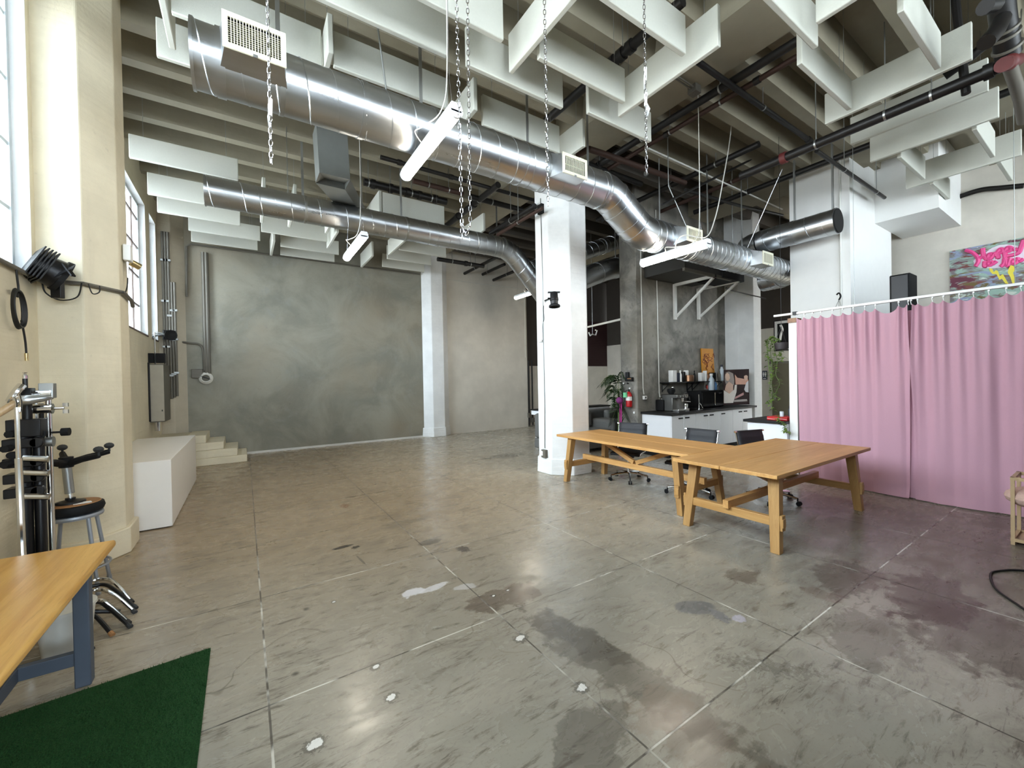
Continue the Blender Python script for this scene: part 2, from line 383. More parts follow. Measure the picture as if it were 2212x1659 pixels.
# ------------------------------------------------------------------ room shell
XL, XR, YB, YF, ZC = -1.48, 12.6, -6.8, 11.47, 5.85
fb = MB(); fb.v = [(XL-.3, YB-.3, 0), (16, YB-.3, 0), (16, 14, 0), (XL-.3, 14, 0)]; fb.f = [[0,1,2,3]]; fb.m = [0]
fl = MB().add([(XL-.3-7, YB-.3, 0)], []) if False else fb
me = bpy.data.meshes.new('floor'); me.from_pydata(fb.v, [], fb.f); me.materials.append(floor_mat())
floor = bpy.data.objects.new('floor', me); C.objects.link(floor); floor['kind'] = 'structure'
struct('ceiling', MB().box(XL-.3, 16, YB-.3, 14, ZC, ZC+.2), M['ceil'])
rb = MB(); rk = MB()
y = 5.91-.645*19
while y < 13.5:
    for x0, x1 in ((XL, 4.34), (5.1, 8.85), (9.6, 16)):
        (rk if y > 5.0 and x0 > 5 else rb).prism([(y-.075, 5.5), (y+.075, 5.5), (y+.12, ZC+.01), (y-.12, ZC+.01)], x0, x1, ((0,1,0), (0,0,1), (1,0,0)))
    y += .645
struct('ceiling_joists', rb, M['ceil']); struct('ceiling_joists_kitchen', rk, M['ceil_dimmed'])
struct('ceiling_kitchen', MB().box(5.1, 16, 4.9, 14, ZC-.02, ZC-.001), M['ceil_dimmed'])  # thin sheet carrying the darkened kitchen bay tone under the slab
struct('ceiling_beam_1', MB().box(4.34, 5.1, YB, 13.5, 5.4, ZC+.01), M['ceil'])
struct('ceiling_beam_2', MB().box(8.85, 9.6, YB, 13.5, 5.4, ZC+.01), M['ceil'])
# left window wall: parapet, head, piers; openings (y0,y1)
ops = [(-6.2, -3.4), (-3.0, -1.15), (.3, 5.1), (6.2, 10.05), (10.45, 11.1)]
SILL, HEAD = 2.58, 5.0
wl = MB(); wl.box(XL-.3, XL, YB, YF, 0, SILL); wl.box(XL-.3, XL, YB, YF, HEAD, ZC)
e = [YB]+[v for o in ops for v in o]+[YF]
for i in range(0, len(e), 2): wl.box(XL-.3, XL, e[i], e[i+1], SILL, HEAD)
struct('wall_left', wl, M['cream'])
for i, (a, b) in enumerate(ops):
    xw = XL-.12
    fr = MB(); fr.box(xw-.03, xw+.03, a, a+.05, SILL, HEAD); fr.box(xw-.03, xw+.03, b-.05, b, SILL, HEAD); fr.box(xw-.03, xw+.03, a, b, SILL, SILL+.05); fr.box(xw-.03, xw+.03, a, b, HEAD-.05, HEAD)
    w = struct('window_%d' % (i+1), fr, M['sash'])
    br = MB(); z = SILL+.53
    while z < HEAD-.2: br.box(xw-.014, xw+.02, a, b, z-.015, z+.015); z += .53
    n = max(1, round((b-a)/.5))
    for k in range(1, n): yy = a+(b-a)*k/n; br.box(xw-.014, xw+.02, yy-.013, yy+.013, SILL, HEAD)
    br.build('glazing_bars', M['sash_dark'] if i > 2 else M['sash'], w)
    MB().box(xw-.004, xw+.002, a+.02, b-.02, SILL+.02, HEAD-.02).build('pane', M['glass'], w)
    jb = MB(); jb.box(xw+.03, XL+.003, a, a+.006, SILL, HEAD); jb.box(xw+.03, XL+.003, b-.006, b, SILL, HEAD); jb.box(xw+.03, XL+.003, a, b, HEAD-.006, HEAD); jb.build('window_reveal', M['column'], w)
    MB().box(XL-.3, XL+.012, a, b, SILL-.025, SILL).build('window_sill', M['sash_dark'] if i > 2 else M['wall_white'], w)
# far wall, side walls, back wall
pil = octagon(4.80, 11.69, .435)
struct('wall_far', MB().box(XL-.3, 4.5, YF, YF+.3, 0, ZC), M['plaster'])
struct('wall_far_white', MB().box(4.5, 8.2, YF+.03, YF+.3, 0, ZC), M['far_white'])
struct('trim_1', MB().box(-.05, 4.37, YF-.012, YF, 0, .05), M['wall_white'])
wd = MB().box(8.2, 16, YF+.35, YF+.6, 2.1, ZC); wd.box(8.2, 8.25, YF+.05, YF+.36, 0, ZC)
struct('wall_far_dark', wd, M['dark_wall'])
struct('wall_far_dado', MB().box(8.2, 16, YF+.32, YF+.6, 0, 2.12), M['far_white'])
wr = MB().box(XR, XR+.3, YB, 9, 0, 2.95)
struct('wall_right', MB().box(11.85, 12.1, YB, 3.6, 0, ZC), M['far_white'])
struct('wall_right_lower', MB().box(12.4, 12.6, 3.6, YF+.3, 0, 2.95), M['far_white'])
struct('wall_right_upper', MB().box(12.42, 12.6, 3.6, YF+.3, 2.95, ZC), M['dark_wall'])
wb = MB(); wins = [(-.8, 3.2), (4.0, 6.4), (7.4, 11.4)]; sb, hb = 1.4, 5.2
wb.box(XL-.3, XR, YB-.3, YB, 0, sb); wb.box(XL-.3, XR, YB-.3, YB, hb, ZC)
e = [XL-.3]+[v for o in wins for v in o]+[XR]
for i in range(0, len(e), 2): wb.box(e[i], e[i+1], YB-.3, YB, sb, hb)
struct('wall_back', wb, M['wall_white'])
for i, (a, b) in enumerate(wins):
    fr = MB(); yw = YB-.15
    for x in (a, b-.05): fr.box(x, x+.05, yw-.03, yw+.03, sb, hb)
    for z in (sb, hb-.05): fr.box(a, b, yw-.03, yw+.03, z, z+.05)
    w = struct('window_%d' % (i+6), fr, M['sash']); br = MB()
    for k in range(1, 8): br.box(a, b, yw-.014, yw+.014, sb+k*.5-.013, sb+k*.5+.013)
    for k in range(1, 7): xx = a+(b-a)*k/7; br.box(xx-.013, xx+.013, yw-.014, yw+.014, sb, hb)
    br.build('glazing_bars', M['sash'], w); MB().box(a+.02, b-.02, yw-.004, yw+.002, sb+.02, hb-.02).build('pane', M['glass'], w)
# unseen low partition beside the camera, added to shade the curtain side
struct('wall_added_shade_partition', MB().box(1.3, 11.84, -.62, -.5, 0, 3.1), M['dark_wall'])
# columns
def col(name, cx, cy, h, top, mat, base=.035):
    o = [(p[0], p[1]) for p in octagon(cx, cy, h)]
    m = MB().prism(o, 0, top)
    if base: m.prism(octagon(cx, cy, h+base), 0, .27); m.v[-8:] = [(cx+(x-cx)*.975, cy+(y-cy)*.975, z) for x, y, z in m.v[-8:]]
    return struct(name, m, mat, smooth=0, bevel=.012)
col('column_1', 4.78, 5.60, .435, 5.41, M['column'])
pl = [(-1.0,5.80), (-1.0,5.44), (-1.19,5.165), (-1.48,5.19), (-1.6,5.19), (-1.6,6.05), (-1.25,6.05)]
m = MB().prism(pl, 0, ZC); m.prism([(-.965,5.81), (-.965,5.43), (-1.17,5.13), (-1.48,5.15), (-1.6,5.15), (-1.6,6.08), (-1.23,6.08)], 0, .25)
struct('column_2', m, M['cream'], smooth=0, bevel=.012)
col('column_3', 4.80, 11.69, .435, 5.41, M['column'])
col('column_4', -1.435, 11.70, .435, ZC, M['corner_shaded_paint'], 0)
col('column_5', 10.80, 5.60, .435, ZC, M['concrete'], 0)
col('column_6', -1.435, -.5, .435, ZC, M['cream'])
bpy.data.objects['column_5'].data.materials[0] = M['column']
# kitchen concrete wall, upper white enclosure, soffit box, partition
struct('wall_kitchen', MB().box(6.95, 10.45, 5.75, 6.2, 0, ZC), M['concrete'], bevel=.02)
struct('wall_enclosure', MB().box(8.9, 11.12, 2.70, 3.64, 0, ZC), M['drywall'])
struct('wall_soffit_box', MB().box(10.16, 11.85, 1.84, 2.70, 4.49, ZC), M['drywall'])
pt = struct('wall_partition', MB().box(7.12, 8.9, 2.835, 2.945, 0, 2.43), M['drywall'])
MB().box(7.1, 7.28, 2.83, 2.95, 2.43, 2.50).build('top_plate', M['rawwood'], pt)
# stairs
stp = MB()
for x1, z0, z1 in ((at(534, 990, y=10.34).x, 0, .15), (at(513, 970, y=10.34).x, .15, .31), (at(483, 953, y=10.34).x, .31, .465), (at(445, 938, y=10.34).x, .465, .625)): stp.box(-.99, x1, 10.34, YF-.014, z0, z1)
stp.box(-1.475, -.99, 10.34, 11.26, 0, .625)
solo('concrete_steps', stp, M['cream'], 'four cream painted concrete steps climbing along the far grey wall', 'steps', bevel=.012)
# ------------------------------------------------------------------ acoustic baffles
def baffle(d, c, a0, a1, label, h=.37, zb=4.71, grp='white acoustic baffles under the ceiling', th=.05):
    if d == 'X': loc = ((a0+a1)/2, c, zb); b = (a0, a1, c-th/2, c+th/2)
    else: loc = (c, (a0+a1)/2, zb); b = (c-th/2, c+th/2, a0, a1)
    t = thing('hanging_acoustic_baffle', label, 'acoustic panel', loc, grp)
    MB().box(*b, zb, zb+h).build('panel', M['felt'], t, bevel=.008)
    for s in (.12, .88):
        v = a0+(a1-a0)*s; x, y = (v, c) if d == 'X' else (c, v)
        MB().tube([(x, y, zb+h-.01), (x, y, ZC)], .0025, 5).build('suspension_wire', M['galv_dull'], t)
    return t
W = 'white acoustic baffle '
BF = [
('Y',6.09,.86,2.08,'broad white baffle running away from camera above the black sprinkler main, over the pink curtain',.37),
('X',1.81,4.68,5.99,'crosswise white baffle butting the far end of the broad baffle above the sprinkler main',.34),
('X',1.64,3.36,4.59,'crosswise white baffle cut by the top photo edge, thick underside above the red-brown pipe',.37),
('Y',4.285,.3,1.52,'lengthwise white baffle clipped by the top photo edge, only its corner showing',.37),
('X',1.08,4.76,5.98,'crosswise white baffle hitting the near end of the broad baffle above the sprinkler main',.36),
('Y',6.92,.86,2.08,'white baffle directly behind the black sprinkler main, crossed by the pipe along its length',.36),
('Y',7.74,.88,2.10,'white baffle one step beyond the one crossed by the sprinkler main, lengthwise',.37),
('X',1.83,7.93,9.17,'short looking crosswise white baffle over the white soffit box, farther of the pair there',.36),
('X',1.10,7.87,9.12,'crosswise white baffle at right photo edge, nearer of the pair below the red valve',.37),
('Y',9.38,.86,2.08,'lengthwise white baffle farthest toward the painting wall, above the white soffit box',.37),
('X',1.08,9.42,10.5,'little crosswise white baffle under the bent black pipe at right edge of photo',.36),
('X',1.80,9.49,10.6,'small crosswise white baffle almost touching the front of the white soffit box',.35),
('X',3.15,.81,2.035,'crosswise white baffle at top of photo with the looped chain hanging before it',.38),
('Y',2.31,2.21,3.43,'white baffle slanting up to the top photo edge, crossed by the plain zinc chain',.38),
('X',3.57,1.88,3.10,'crosswise white baffle behind the slanting one, between looped chain and plain white chain',.38),
('X',3.13,2.43,3.63,'crosswise white baffle reaching toward the tagged chain, its right end on a lengthwise baffle',.37),
('X',2.36,2.38,3.60,'crosswise white baffle passing behind the tagged chain at top of photo',.37),
('Y',3.78,2.11,3.33,'long lengthwise white baffle crossed by the tagged chain, tip before the concrete beam',.39),
('X',3.47,3.40,4.52,'crosswise white baffle under the tagged lengthwise one, its end by the twin black pipes',.38),
('X',4.31,2.47,3.67,'crosswise white baffle just above the big duct and its second cream vent',.37),
('Y',3.84,3.99,5.2,'lengthwise white baffle behind the suspension rod of the second cream vent',.37),
('Y',2.27,4.10,5.32,'small looking lengthwise white baffle behind the lit tube lamp end nearest the camera',.37),
('X',3.58,.45,1.68,'wide crosswise white baffle above the big duct, first one right of the strap hanger',.40),
('X',4.36,-.44,.70,'crosswise white baffle behind the large cream vent grille at the duct end',.37),
('Y',.74,4.10,5.32,'lengthwise white baffle seen end on between the cream vent and the strap hanger',.37),
('X',4.27,.79,2.0,'crosswise white baffle directly behind the big duct, between strap hangers',.34),
('X',5.0,-.62,.6,'crosswise white baffle hidden by the open end of the big duct',.36),
('Y',-.485,3.6,4.82,'lengthwise white baffle seen end on between the cream pillar and the big duct end',.37),
('X',7.40,-1.23,-.01,'crosswise white baffle touching the cream pillar edge, foremost of the stepped far set',.32),
('X',8.65,-1.23,-.01,'crosswise white baffle partly behind the thin duct end, second of the stepped set',.35),
('X',9.45,-1.22,0,'crosswise white baffle below the thin duct end, third of the stepped set',.33),
('X',10.25,-.86,.35,'crosswise white baffle fourth of the stepped set, nearing the far grey wall',.31),
('X',11.0,-.88,.32,'crosswise white baffle last of the stepped set, right at the far grey wall',.27),
('X',9.62,.35,1.57,'crosswise white baffle under the thin duct before its lamp, front of the middle stack',.32),
('X',10.45,.74,1.96,'crosswise white baffle in the middle of the stack left of the small far lamp',.32),
('X',11.13,.78,1.98,'crosswise white baffle rear of the stack left of the small far lamp',.30),
('Y',.60,10.12,11.3,'lengthwise white baffle at the left end of the middle far stack',.36),
('Y',1.66,8.9,10.1,'lengthwise white baffle between the middle far stack and the small far lamp',.36),
('Y',2.68,10.15,11.3,'lengthwise white baffle just right of the small far lamp',.36),
('Y',2.12,7.44,8.6,'lengthwise white baffle pointing up over the thin duct beside a crosswise one',.38),
('X',7.47,2.16,3.37,'crosswise white baffle above the middle of the thin duct, crossed by a duct strap',.37),
('Y',3.0,8.7,9.9,'lengthwise white baffle at the left end of the far stack below the thin duct bend',.36),
('X',9.38,3.08,4.26,'crosswise white baffle front of the far stack below the thin duct bend',.33),
('X',10.2,3.04,4.2,'crosswise white baffle middle of the far stack below the thin duct bend',.34),
('X',10.95,3.13,4.3,'crosswise white baffle rear of the far stack, above the far white pilaster',.35),
('Y',4.19,7.3,8.5,'lengthwise white baffle seen through the looped chain end',.36),
('Y',.34,7.9,9.1,'lengthwise white baffle above the thin duct straight under the single zinc chain',.36),
('Y',.80,7.9,9.1,'narrow end on white baffle above the thin duct, second along from the single chain',.36),
('Y',1.47,7.9,9.1,'narrow end on white baffle above the thin duct beside the square grey duct drop',.36),
]
for b in BF: baffle(b[0], b[1], b[2], b[3], b[4], b[5])
# ------------------------------------------------------------------ spiral ducts
def spiral(mb, path, r, pitch=.23, ribs=True, n=28):
    path = [Vector(p) for p in path]
    mb.tube(path, r, n)
    # wound lock-seam
    L = [0]
    for i in range(1, len(path)): L.append(L[-1]+(path[i]-path[i-1]).length)
    pts = []; a = None; tot = L[-1]; N = int(tot/pitch*20); j = 0; pv = None
    for k in range(N+1):
        s = tot*k/N
        while j < len(L)-2 and L[j+1] < s: j += 1
        t = (path[j+1]-path[j]).normalized(); p = path[j]+t*(s-L[j])
        if pv is None: g = Vector((0,0,1)); a = (g-t*g.dot(t)).normalized()
        else: a = (a-t*a.dot(t)).normalized()
        pv = t; b = t.cross(a); w = 2*PI*s/pitch
        pts.append(p+(a*math.cos(w)+b*math.sin(w))*(r+.001))
    mb.tube(pts, .0055, 4)
    return mb
def ring(mb, p, t, r, w=.05, th=.006):
    t = Vector(t).normalized(); p = Vector(p); mb.lathe([(r, -w/2), (r+th, -w/2), (r+th, w/2), (r, w/2)], p, t, 28)
RD = .2286; YD, ZD, ZD2 = 3.88, 4.12, 3.71
d1 = thing('spiral_duct', 'big shiny round duct under the ceiling with an offset bend, running past the white column', 'duct', (0, YD, ZD))
pa = [(-.28, YD, ZD), (4.0, YD, ZD)]
pb = [(4.0, YD, ZD), (4.12, YD, ZD-.01), (4.25, YD, ZD-.06), (4.36, YD, ZD-.14), (4.58, YD, ZD2+.13), (4.69, YD, ZD2+.06), (4.82, YD, ZD2+.01), (4.95, YD, ZD2)]
pc = [(4.95, YD, ZD2), (9.2, YD, ZD2), (9.45, YD+.06, ZD2), (9.6, YD+.25, ZD2), (9.62, YD+.6, ZD2)]
b = MB(); spiral(b, pa, RD); ring(b, (.95, YD, ZD), (1,0,0), RD); ring(b, (2.72, YD, ZD), (1,0,0), RD)
b.build('straight_run', M['galv'], d1)
b = MB(); b.tube(pb, RD+.004, 28)
for i in (0, 2, 3, 4, 5, 7): ring(b, pb[i], Vector(pb[min(i+1, 7)])-Vector(pb[max(i-1, 0)]), RD+.004, .03)
b.build('offset_elbow', M['galv'], d1, smooth=20)
b = MB(); spiral(b, pc, RD, .13)
for x in (5.15, 6.0, 7.1): ring(b, (x, YD, ZD2), (1,0,0), RD)
b.build('lower_run', M['galv'], d1)
b = MB(); ring(b, (-.27, YD, ZD), (1,0,0), RD, .02, .012); ring(b, (-.1, YD, ZD), (1,0,0), RD, .06, .008); b.build('end_collar', M['galv'], d1)
def hangers(parent, xs, y, z, r, w=.035):
    for x in xs:
        b = MB(); b.box(x-w/2, x+w/2, y+r, y+r+.006, z, 5.55); b.box(x-w/2, x+w/2, y-r-.006, y-r, z-.02, z+.02)
        ring(b, (x, y, z), (1,0,0), r, w, .006); b.build('strap_hanger', M['galv_dull'], parent)
hangers(d1, (.31, 1.62, 3.0, 4.02), YD, ZD, RD); hangers(d1, (6.9, 8.05), YD, ZD2, RD)
b = MB(); b.tube([(1.17, YD-.05, ZD+RD), (1.0, YD-.1, 5.6)], .008, 6); b.build('hanger_rod', M['galv_dull'], d1)
q = at(1444, 402, y=YD+.1); MB().tube([at(1483, 490, y=YD), q, (q.x, q.y, 5.5)], .007, 6).build('hanger_rod', M['galv_dull'], d1)
def register(x0, x1, z0, z1, yf, label, nx, parent_z, grid=False):
    t = thing('duct_vent', label, 'vent', ((x0+x1)/2, yf, z0), 'cream grilles along the big duct')
    zc = parent_z
    bx = MB()
    yb = YD-.12
    m = .012
    bx.add([(x0+m, yf, z0+m), (x1-m, yf, z0+m), (x1-m, yf, z1-m), (x0+m, yf, z1-m), (x0-.03, yb, zc-.15), (x1+.03, yb, zc-.15), (x1+.03, yb, zc+.15), (x0-.03, yb, zc+.15)],
           [(0,1,5,4), (1,2,6,5), (2,3,7,6), (3,0,4,7)])
    bx.build('vent_neck', M['galv'], t, smooth=0)
    f = MB(); w = .035
    f.box(x0, x1, yf-.012, yf, z0, z0+w); f.box(x0, x1, yf-.012, yf, z1-w, z1); f.box(x0, x0+w, yf-.012, yf, z0+w, z1-w); f.box(x1-w, x1, yf-.012, yf, z0+w, z1-w)
    f.build('grille_frame', M['grille'], t)
    g = MB()
    for k in range(1, nx): x = x0+w+(x1-x0-2*w)*k/nx; g.box(x-.0028, x+.0028, yf-.01, yf, z0+w, z1-w)
    for k in range(1, 12 if grid else 2): z = z0+w+(z1-z0-2*w)*k/(12 if grid else 2); g.box(x0+w, x1-w, yf+.006, yf+.012, z-.002, z+.002)
    g.build('grille_blades', M['grille'], t); MB().box(x0+w*.8, x1-w*.8, yf+.03, yf+.034, z0+w*.8, z1-w*.8).build('vent_opening', M['void'], t)
    b = MB(); b.box((x0+x1)/2-.015, (x0+x1)/2+.015, yf-.014, yf-.008, z0-.006, z0+.014); b.build('damper_lever', M['galv_dull'], t)
register(-.08, .315, 4.005, 4.26, 3.5, 'large cream vent grille on the left end of the big round duct', 18, ZD, True)
register(3.03, 3.40, 3.94, 4.17, 3.5, 'cream slatted vent on the big round duct just before the white column', 14, ZD)
register(5.34, 5.72, 3.575, 3.79, 3.5, 'cream slatted vent on the lower duct right above the bright tube lamp', 12, ZD2)
register(7.52, 7.89, 3.55, 3.78, 3.5, 'cream vent on the lower duct nearest the pink curtain end', 12, ZD2)
# thin duct at the back
r2 = .2; Y2, Z2 = 7.12, 4.36
d2 = thing('spiral_duct', 'thinner dull round duct farther back, crossing below the far baffles toward the column', 'duct', (0, Y2, Z2))
b = MB(); spiral(b, [(-.41, Y2, Z2), (4.35, Y2, Z2)], r2, .2)
for x in (1.1, 3.05, 3.9): ring(b, (x, Y2, Z2), (1,0,0), r2)
b.build('straight_run', M['galv'], d2)
pe = [(4.35, Y2, Z2), (4.55, Y2, Z2-.02), (4.72, Y2, Z2-.09), (4.86, Y2, Z2-.2), (5.6, Y2, Z2-.94), (5.75, Y2, Z2-1.03), (5.9, Y2, Z2-1.06)]
b = MB(); spiral(b, pe, r2)
for i in (0, 2, 3): ring(b, pe[i], Vector(pe[i+1])-Vector(pe[max(i-1, 0)]), r2, .03)
b.build('bend', M['galv'], d2)
hangers(d2, (.85, 2.46, 4.5), Y2, Z2, r2); MB().tube([(.62, Y2, Z2+r2), (.62, Y2, 5.6)], .006, 6).build('hanger_rod', M['galv_dull'], d2); MB().tube([(1.72, Y2, Z2+r2), (1.72, Y2, 5.6)], .006, 6).build('hanger_rod', M['galv_dull'], d2)
b = MB(); ring(b, (-.4, Y2, Z2), (1,0,0), r2, .02, .01); b.build('end_collar', M['galv'], d2)
# humped duct behind the column
q = [at(1200, 640, y=6.6), at(1290, 590, y=6.6), at(1330, 579, y=6.6), at(1370, 578, y=6.6), at(1405, 589, y=6.6), at(1432, 597, y=6.6)]
q = [at(1235, 612, y=6.6)]+q[1:]
d3 = thing('spiral_duct', 'humped shiny duct behind the white column, arching over the kitchen wall end', 'duct', q[2])
b = MB(); b.tube(spline(q, 5), .235, 28)
for i in (1, 2, 3, 4): ring(b, q[i], q[i+1]-q[i-1], .235, .03)
b.build('arched_run', M['galv'], d3); MB().tube([q[2]+Vector((0,0,.2)), q[2]+Vector((0,0,1.6))], .012, 6).build('hanger_rod', M['galv_dull'], d3)
q = [at(1262, 545, y=7.4), at(1345, 518, y=7.4)]
d4 = thing('spiral_duct', 'short dark duct stub glimpsed between the column and the offset bend', 'duct', q[0])
b = MB(); spiral(b, [q[0]+(q[0]-q[1])*1.2, q[1]], .19); ring(b, q[0]+(q[1]-q[0])*.45, q[1]-q[0], .19, .04, .012); b.build('stub_run', M['galv'], d4)
MB().tube([q[0], q[0]+Vector((0,0,1.2))], .01, 6).build('hanger_rod', M['galv_dull'], d4)
# duct stub on the white enclosure
d5 = thing('spiral_duct', 'round duct with an open dark end hung before the white enclosure wall', 'duct', (8.4, 3.3, 4.2))
b = MB(); spiral(b, [(8.4, 2.72, 4.2), (8.4, 3.95, 4.2)], .21); ring(b, (8.4, 3.35, 4.2), (0,1,0), .21); ring(b, (8.4, 2.73, 4.2), (0,1,0), .21, .03, .008); b.build('straight_run', M['galv'], d5)
MB().cyl((8.4, 2.695, 4.2), (8.4, 2.715, 4.2), .2, 28).build('open_end', M['void'], d5)
b = MB(); b.tube([(8.4, 3.95, 4.2), (8.42, 4.1, 4.21), (8.5, 4.22, 4.21), (8.65, 4.28, 4.21)], .2, 24); b.build('elbow', M['galv'], d5)
for y in (2.78, 3.35): MB().box(8.38, 8.42, y-.012, y+.012, 4.38, 5.6).build('strap_hanger', M['galv_dull'], d5)
# square duct drop between the two round ducts
rp = [at(683, 262, y=5.5), at(690, 372, y=5.5), at(742, 438, y=7.5)]
b = MB(); w = .36
vs = []
for p in rp:
    for dx, dy in ((0,0), (w,0), (w,.32), (0,.32)): vs.append((p.x+dx, p.y+dy, p.z))
b.add(vs, [(i*4+k, i*4+(k+1) % 4, i*4+4+(k+1) % 4, i*4+4+k) for i in range(2) for k in range(4)]+[(3,2,1,0), (8,9,10,11)])
solo('hanging_rectangular_duct', b, M['duct_grey'], 'grey square sheet metal duct dropping between the big and thin round ducts', 'duct', smooth=0)
# ------------------------------------------------------------------ hung tube lamps
def lamp(px1, px2, z, label, wires=True, L=1.22, duct=None):
    a = at(*px1, z=z); b = at(*px2, z=z); a.x = b.x = (a.x+b.x)/2
    if a.y > b.y: a, b = b, a
    b.y = a.y+L
    t = thing('hanging_tube_lamp', label, 'lamp', ((a.x), (a.y+b.y)/2, z), 'linear tube lamps hung below the ducts')
    x = a.x; y0, y1 = a.y, b.y
    hs = [(-.04,.045), (-.058,.0), (-.04,-.028), (.04,-.028), (.058,.0), (.04,.045)]
    bd = MB().prism([(p[0], p[1]) for p in hs], y0, y1, ((1,0,0), (0,0,1), (0,1,0)), (x, 0, z+.03)); bd.build('lamp_body', M['led_body'], t, smooth=0)
    pr = [(math.cos(w)*.056, -abs(math.sin(w))*.056) for w in [PI*k/10 for k in range(11)]]
    MB().prism(pr, y0+.02, y1-.02, ((1,0,0), (0,0,1), (0,1,0)), (x, 0, z+.015)).build('diffuser', M['led'], t)
    for yy in (y0, y1-.02): MB().prism([(p[0]*1.1, p[1]*1.1) for p in pr], yy, yy+.02, ((1,0,0), (0,0,1), (0,1,0)), (x, 0, z+.016)).build('end_cap', M['led_body'], t)
    if wires:
        for yy in (y0+.12, y1-.12) if not duct else (y0+.12,):
            MB().tube([(x-.03, yy, z+.06), (x, yy, z+.35), (x+.03, yy, z+.06)], .002, 4).build('hanging_wire', M['chain'], t)
            MB().tube([(x, yy, z+.35), (x, yy, 5.6)], .0022, 4).build('hanging_wire', M['chain'], t)
    if duct: MB().tube([(x-.02, min(max(duct[0], y0+.3), y1-.05), z+.06), (x, duct[0], duct[1]+.005)], .003, 4).build('hanging_wire', M['chain'], t)
    MB().tube(spline([(x-.04, y0+.62, z+.03), (x-.13, y0+.58, z+.1), (x-.12, y0+.4, z+.06), (x-.05, y0+.16, z+.1), (x-.015, y0+.12, z+.5), (x-.01, y0+.12, 5.6)], 6), .005, 6).build('flex_cord', M['white_cable'], t)
    return t
lamp((990, 243), (876, 378), 3.77, 'lit tube lamp hanging in front of the big duct, nearest the camera', duct=(3.88, 3.89))
lamp((781, 510), (760, 552), 3.72, 'small far lit tube lamp below the thin duct, before the grey wall', duct=(7.1, 4.16))
lamp((1540, 530), (1388, 567), 3.39, 'lit tube lamp crossing the lower duct near the kitchen, right of the white column', L=1.1, duct=(3.88, 3.48))
ld = at(1146, 634, y=9.2); lamp((1146, 634), (1168, 627), ld.z, 'lit tube lamp mostly hidden behind the white column')
# ------------------------------------------------------------------ chains
def links(mb, pts, link=.042, r=.0027):
    pts = [Vector(p) for p in pts]; pitch = link-2.6*r; k = 0; carry = 0
    for i in range(len(pts)-1):
        d = pts[i+1]-pts[i]; L = d.length; t = d.normalized(); s = carry
        a = t.orthogonal().normalized() if abs(t.z) < .99 else Vector((math.cos(.5), -math.sin(.5), 0))
        bb = t.cross(a)
        while s < L:
            c = pts[i]+t*s; u = a if k % 2 else bb; h = link/2-.011; w = .0085
            loop = [c+t*(h*sg)+(t*math.sin(q)+u*math.cos(q))*w for sg, q0 in ((1, 0), (-1, PI)) for q in [q0+PI*j/4 for j in range(5)]]
            mb.tube(loop, r, 5, closed=True); k += 1; s += pitch
        carry = s-L
    return mb
def chain(px, py, y, label, tagz=(), n0=True):
    e = at(px, py, y=y); b = MB(); links(b, [e+Vector((0,0,.02)), (e.x, e.y, 5.52)])
    t = thing('hanging_chain', label, 'chain', e, 'zinc chains hanging from the ceiling')
    b.build('chain_links', M['chain'], t)
    for z, s in tagz:
        q = MB(); q.tube([(e.x, e.y, z-.05), (e.x+.004, e.y, z+.05)], .011, 7); q.add([(e.x, e.y, z), (e.x+s*.05, e.y-.01, z-.06), (e.x+s*.03, e.y, z-.12), (e.x, e.y, z-.11)], [(0,1,2,3)])
        q.build('tape_tag', M['white_p'], t, solid=.001)
    return t
c1 = at(583, 232, y=2.75); chain(586, 355, 2.75, 'zinc chain hanging by the large cream vent, wrapped with one bit of white tape', [(c1.z, -.3)])
chain(1184, 446, 2.3, 'plain zinc chain hanging just before the white column top')
c2 = at(1394, 175, y=2.0); c3 = at(1400, 235, y=2.0); chain(1397, 376, 2.0, 'zinc chain hanging over bare concrete beam with two white tape flags', [(c2.z+.05, -.6), (c3.z+.06, .8)])
yl = 2.45; t = thing('hanging_chain', 'zinc chain hanging in a long loop beside the nearest lit lamp', 'chain', at(1005, 505, y=yl), 'zinc chains hanging from the ceiling')
b = MB(); A = at(998, 487, y=yl); B = at(1016, 487, y=yl); D = at(1007, 507, y=yl)
links(b, [(at(989, 240, y=yl).x, yl, 5.52), A, D, B, (at(1013, 0, y=yl).x, yl, 5.52)]); links(b, [A, A+Vector((0,0,-.07))])
b.build('chain_links', M['chain'], t)
# ------------------------------------------------------------------ pipes
def pipe(name, pts, r, mat, label, cat='pipe', group='pipes under the ceiling', coup=(), drops=(), parts=()):
    pts = [Vector(p) for p in pts]
    t = thing(name, label, cat, pts[0], group)
    MB().tube(pts, r, 12).build('pipe_run', mat, t)
    for f in coup:
        i = min(int(f*(len(pts)-1)), len(pts)-2); d = pts[-1]-pts[0]; p = pts[0]+d*f
        MB().cyl(p-d.normalized()*.035, p+d.normalized()*.035, r*1.3, 12).build('coupling', M['red_iron'] if f in parts else M['steel_dark'], t)
    for f in drops:
        p = pts[0]+(pts[-1]-pts[0])*f; MB().tube([p, (p.x, p.y, 5.7)], .006, 6).build('hanger_rod', M['galv_dull'], t)
        d = (pts[-1]-pts[0]).normalized(); b = MB(); ring(b, p, d, r, .02, .004); b.build('pipe_clamp', M['galv_dull'], t)
    return t
def yrun(pa, pb, X=None, z=None, y0=None, y1=None):
    """a run along Y: X chosen, height from the photo"""
    a = at(*pa, x=X); b = at(*pb, x=X); zz = (a.z+b.z)/2; s = min(1, (5.3-EYE.z)/(zz-EYE.z)); X *= s; a.y *= s; b.y *= s; zz = EYE.z+(zz-EYE.z)*s
    return [(X, a.y if y0 is None else y0, zz), (X, b.y if y1 is None else y1, zz)]
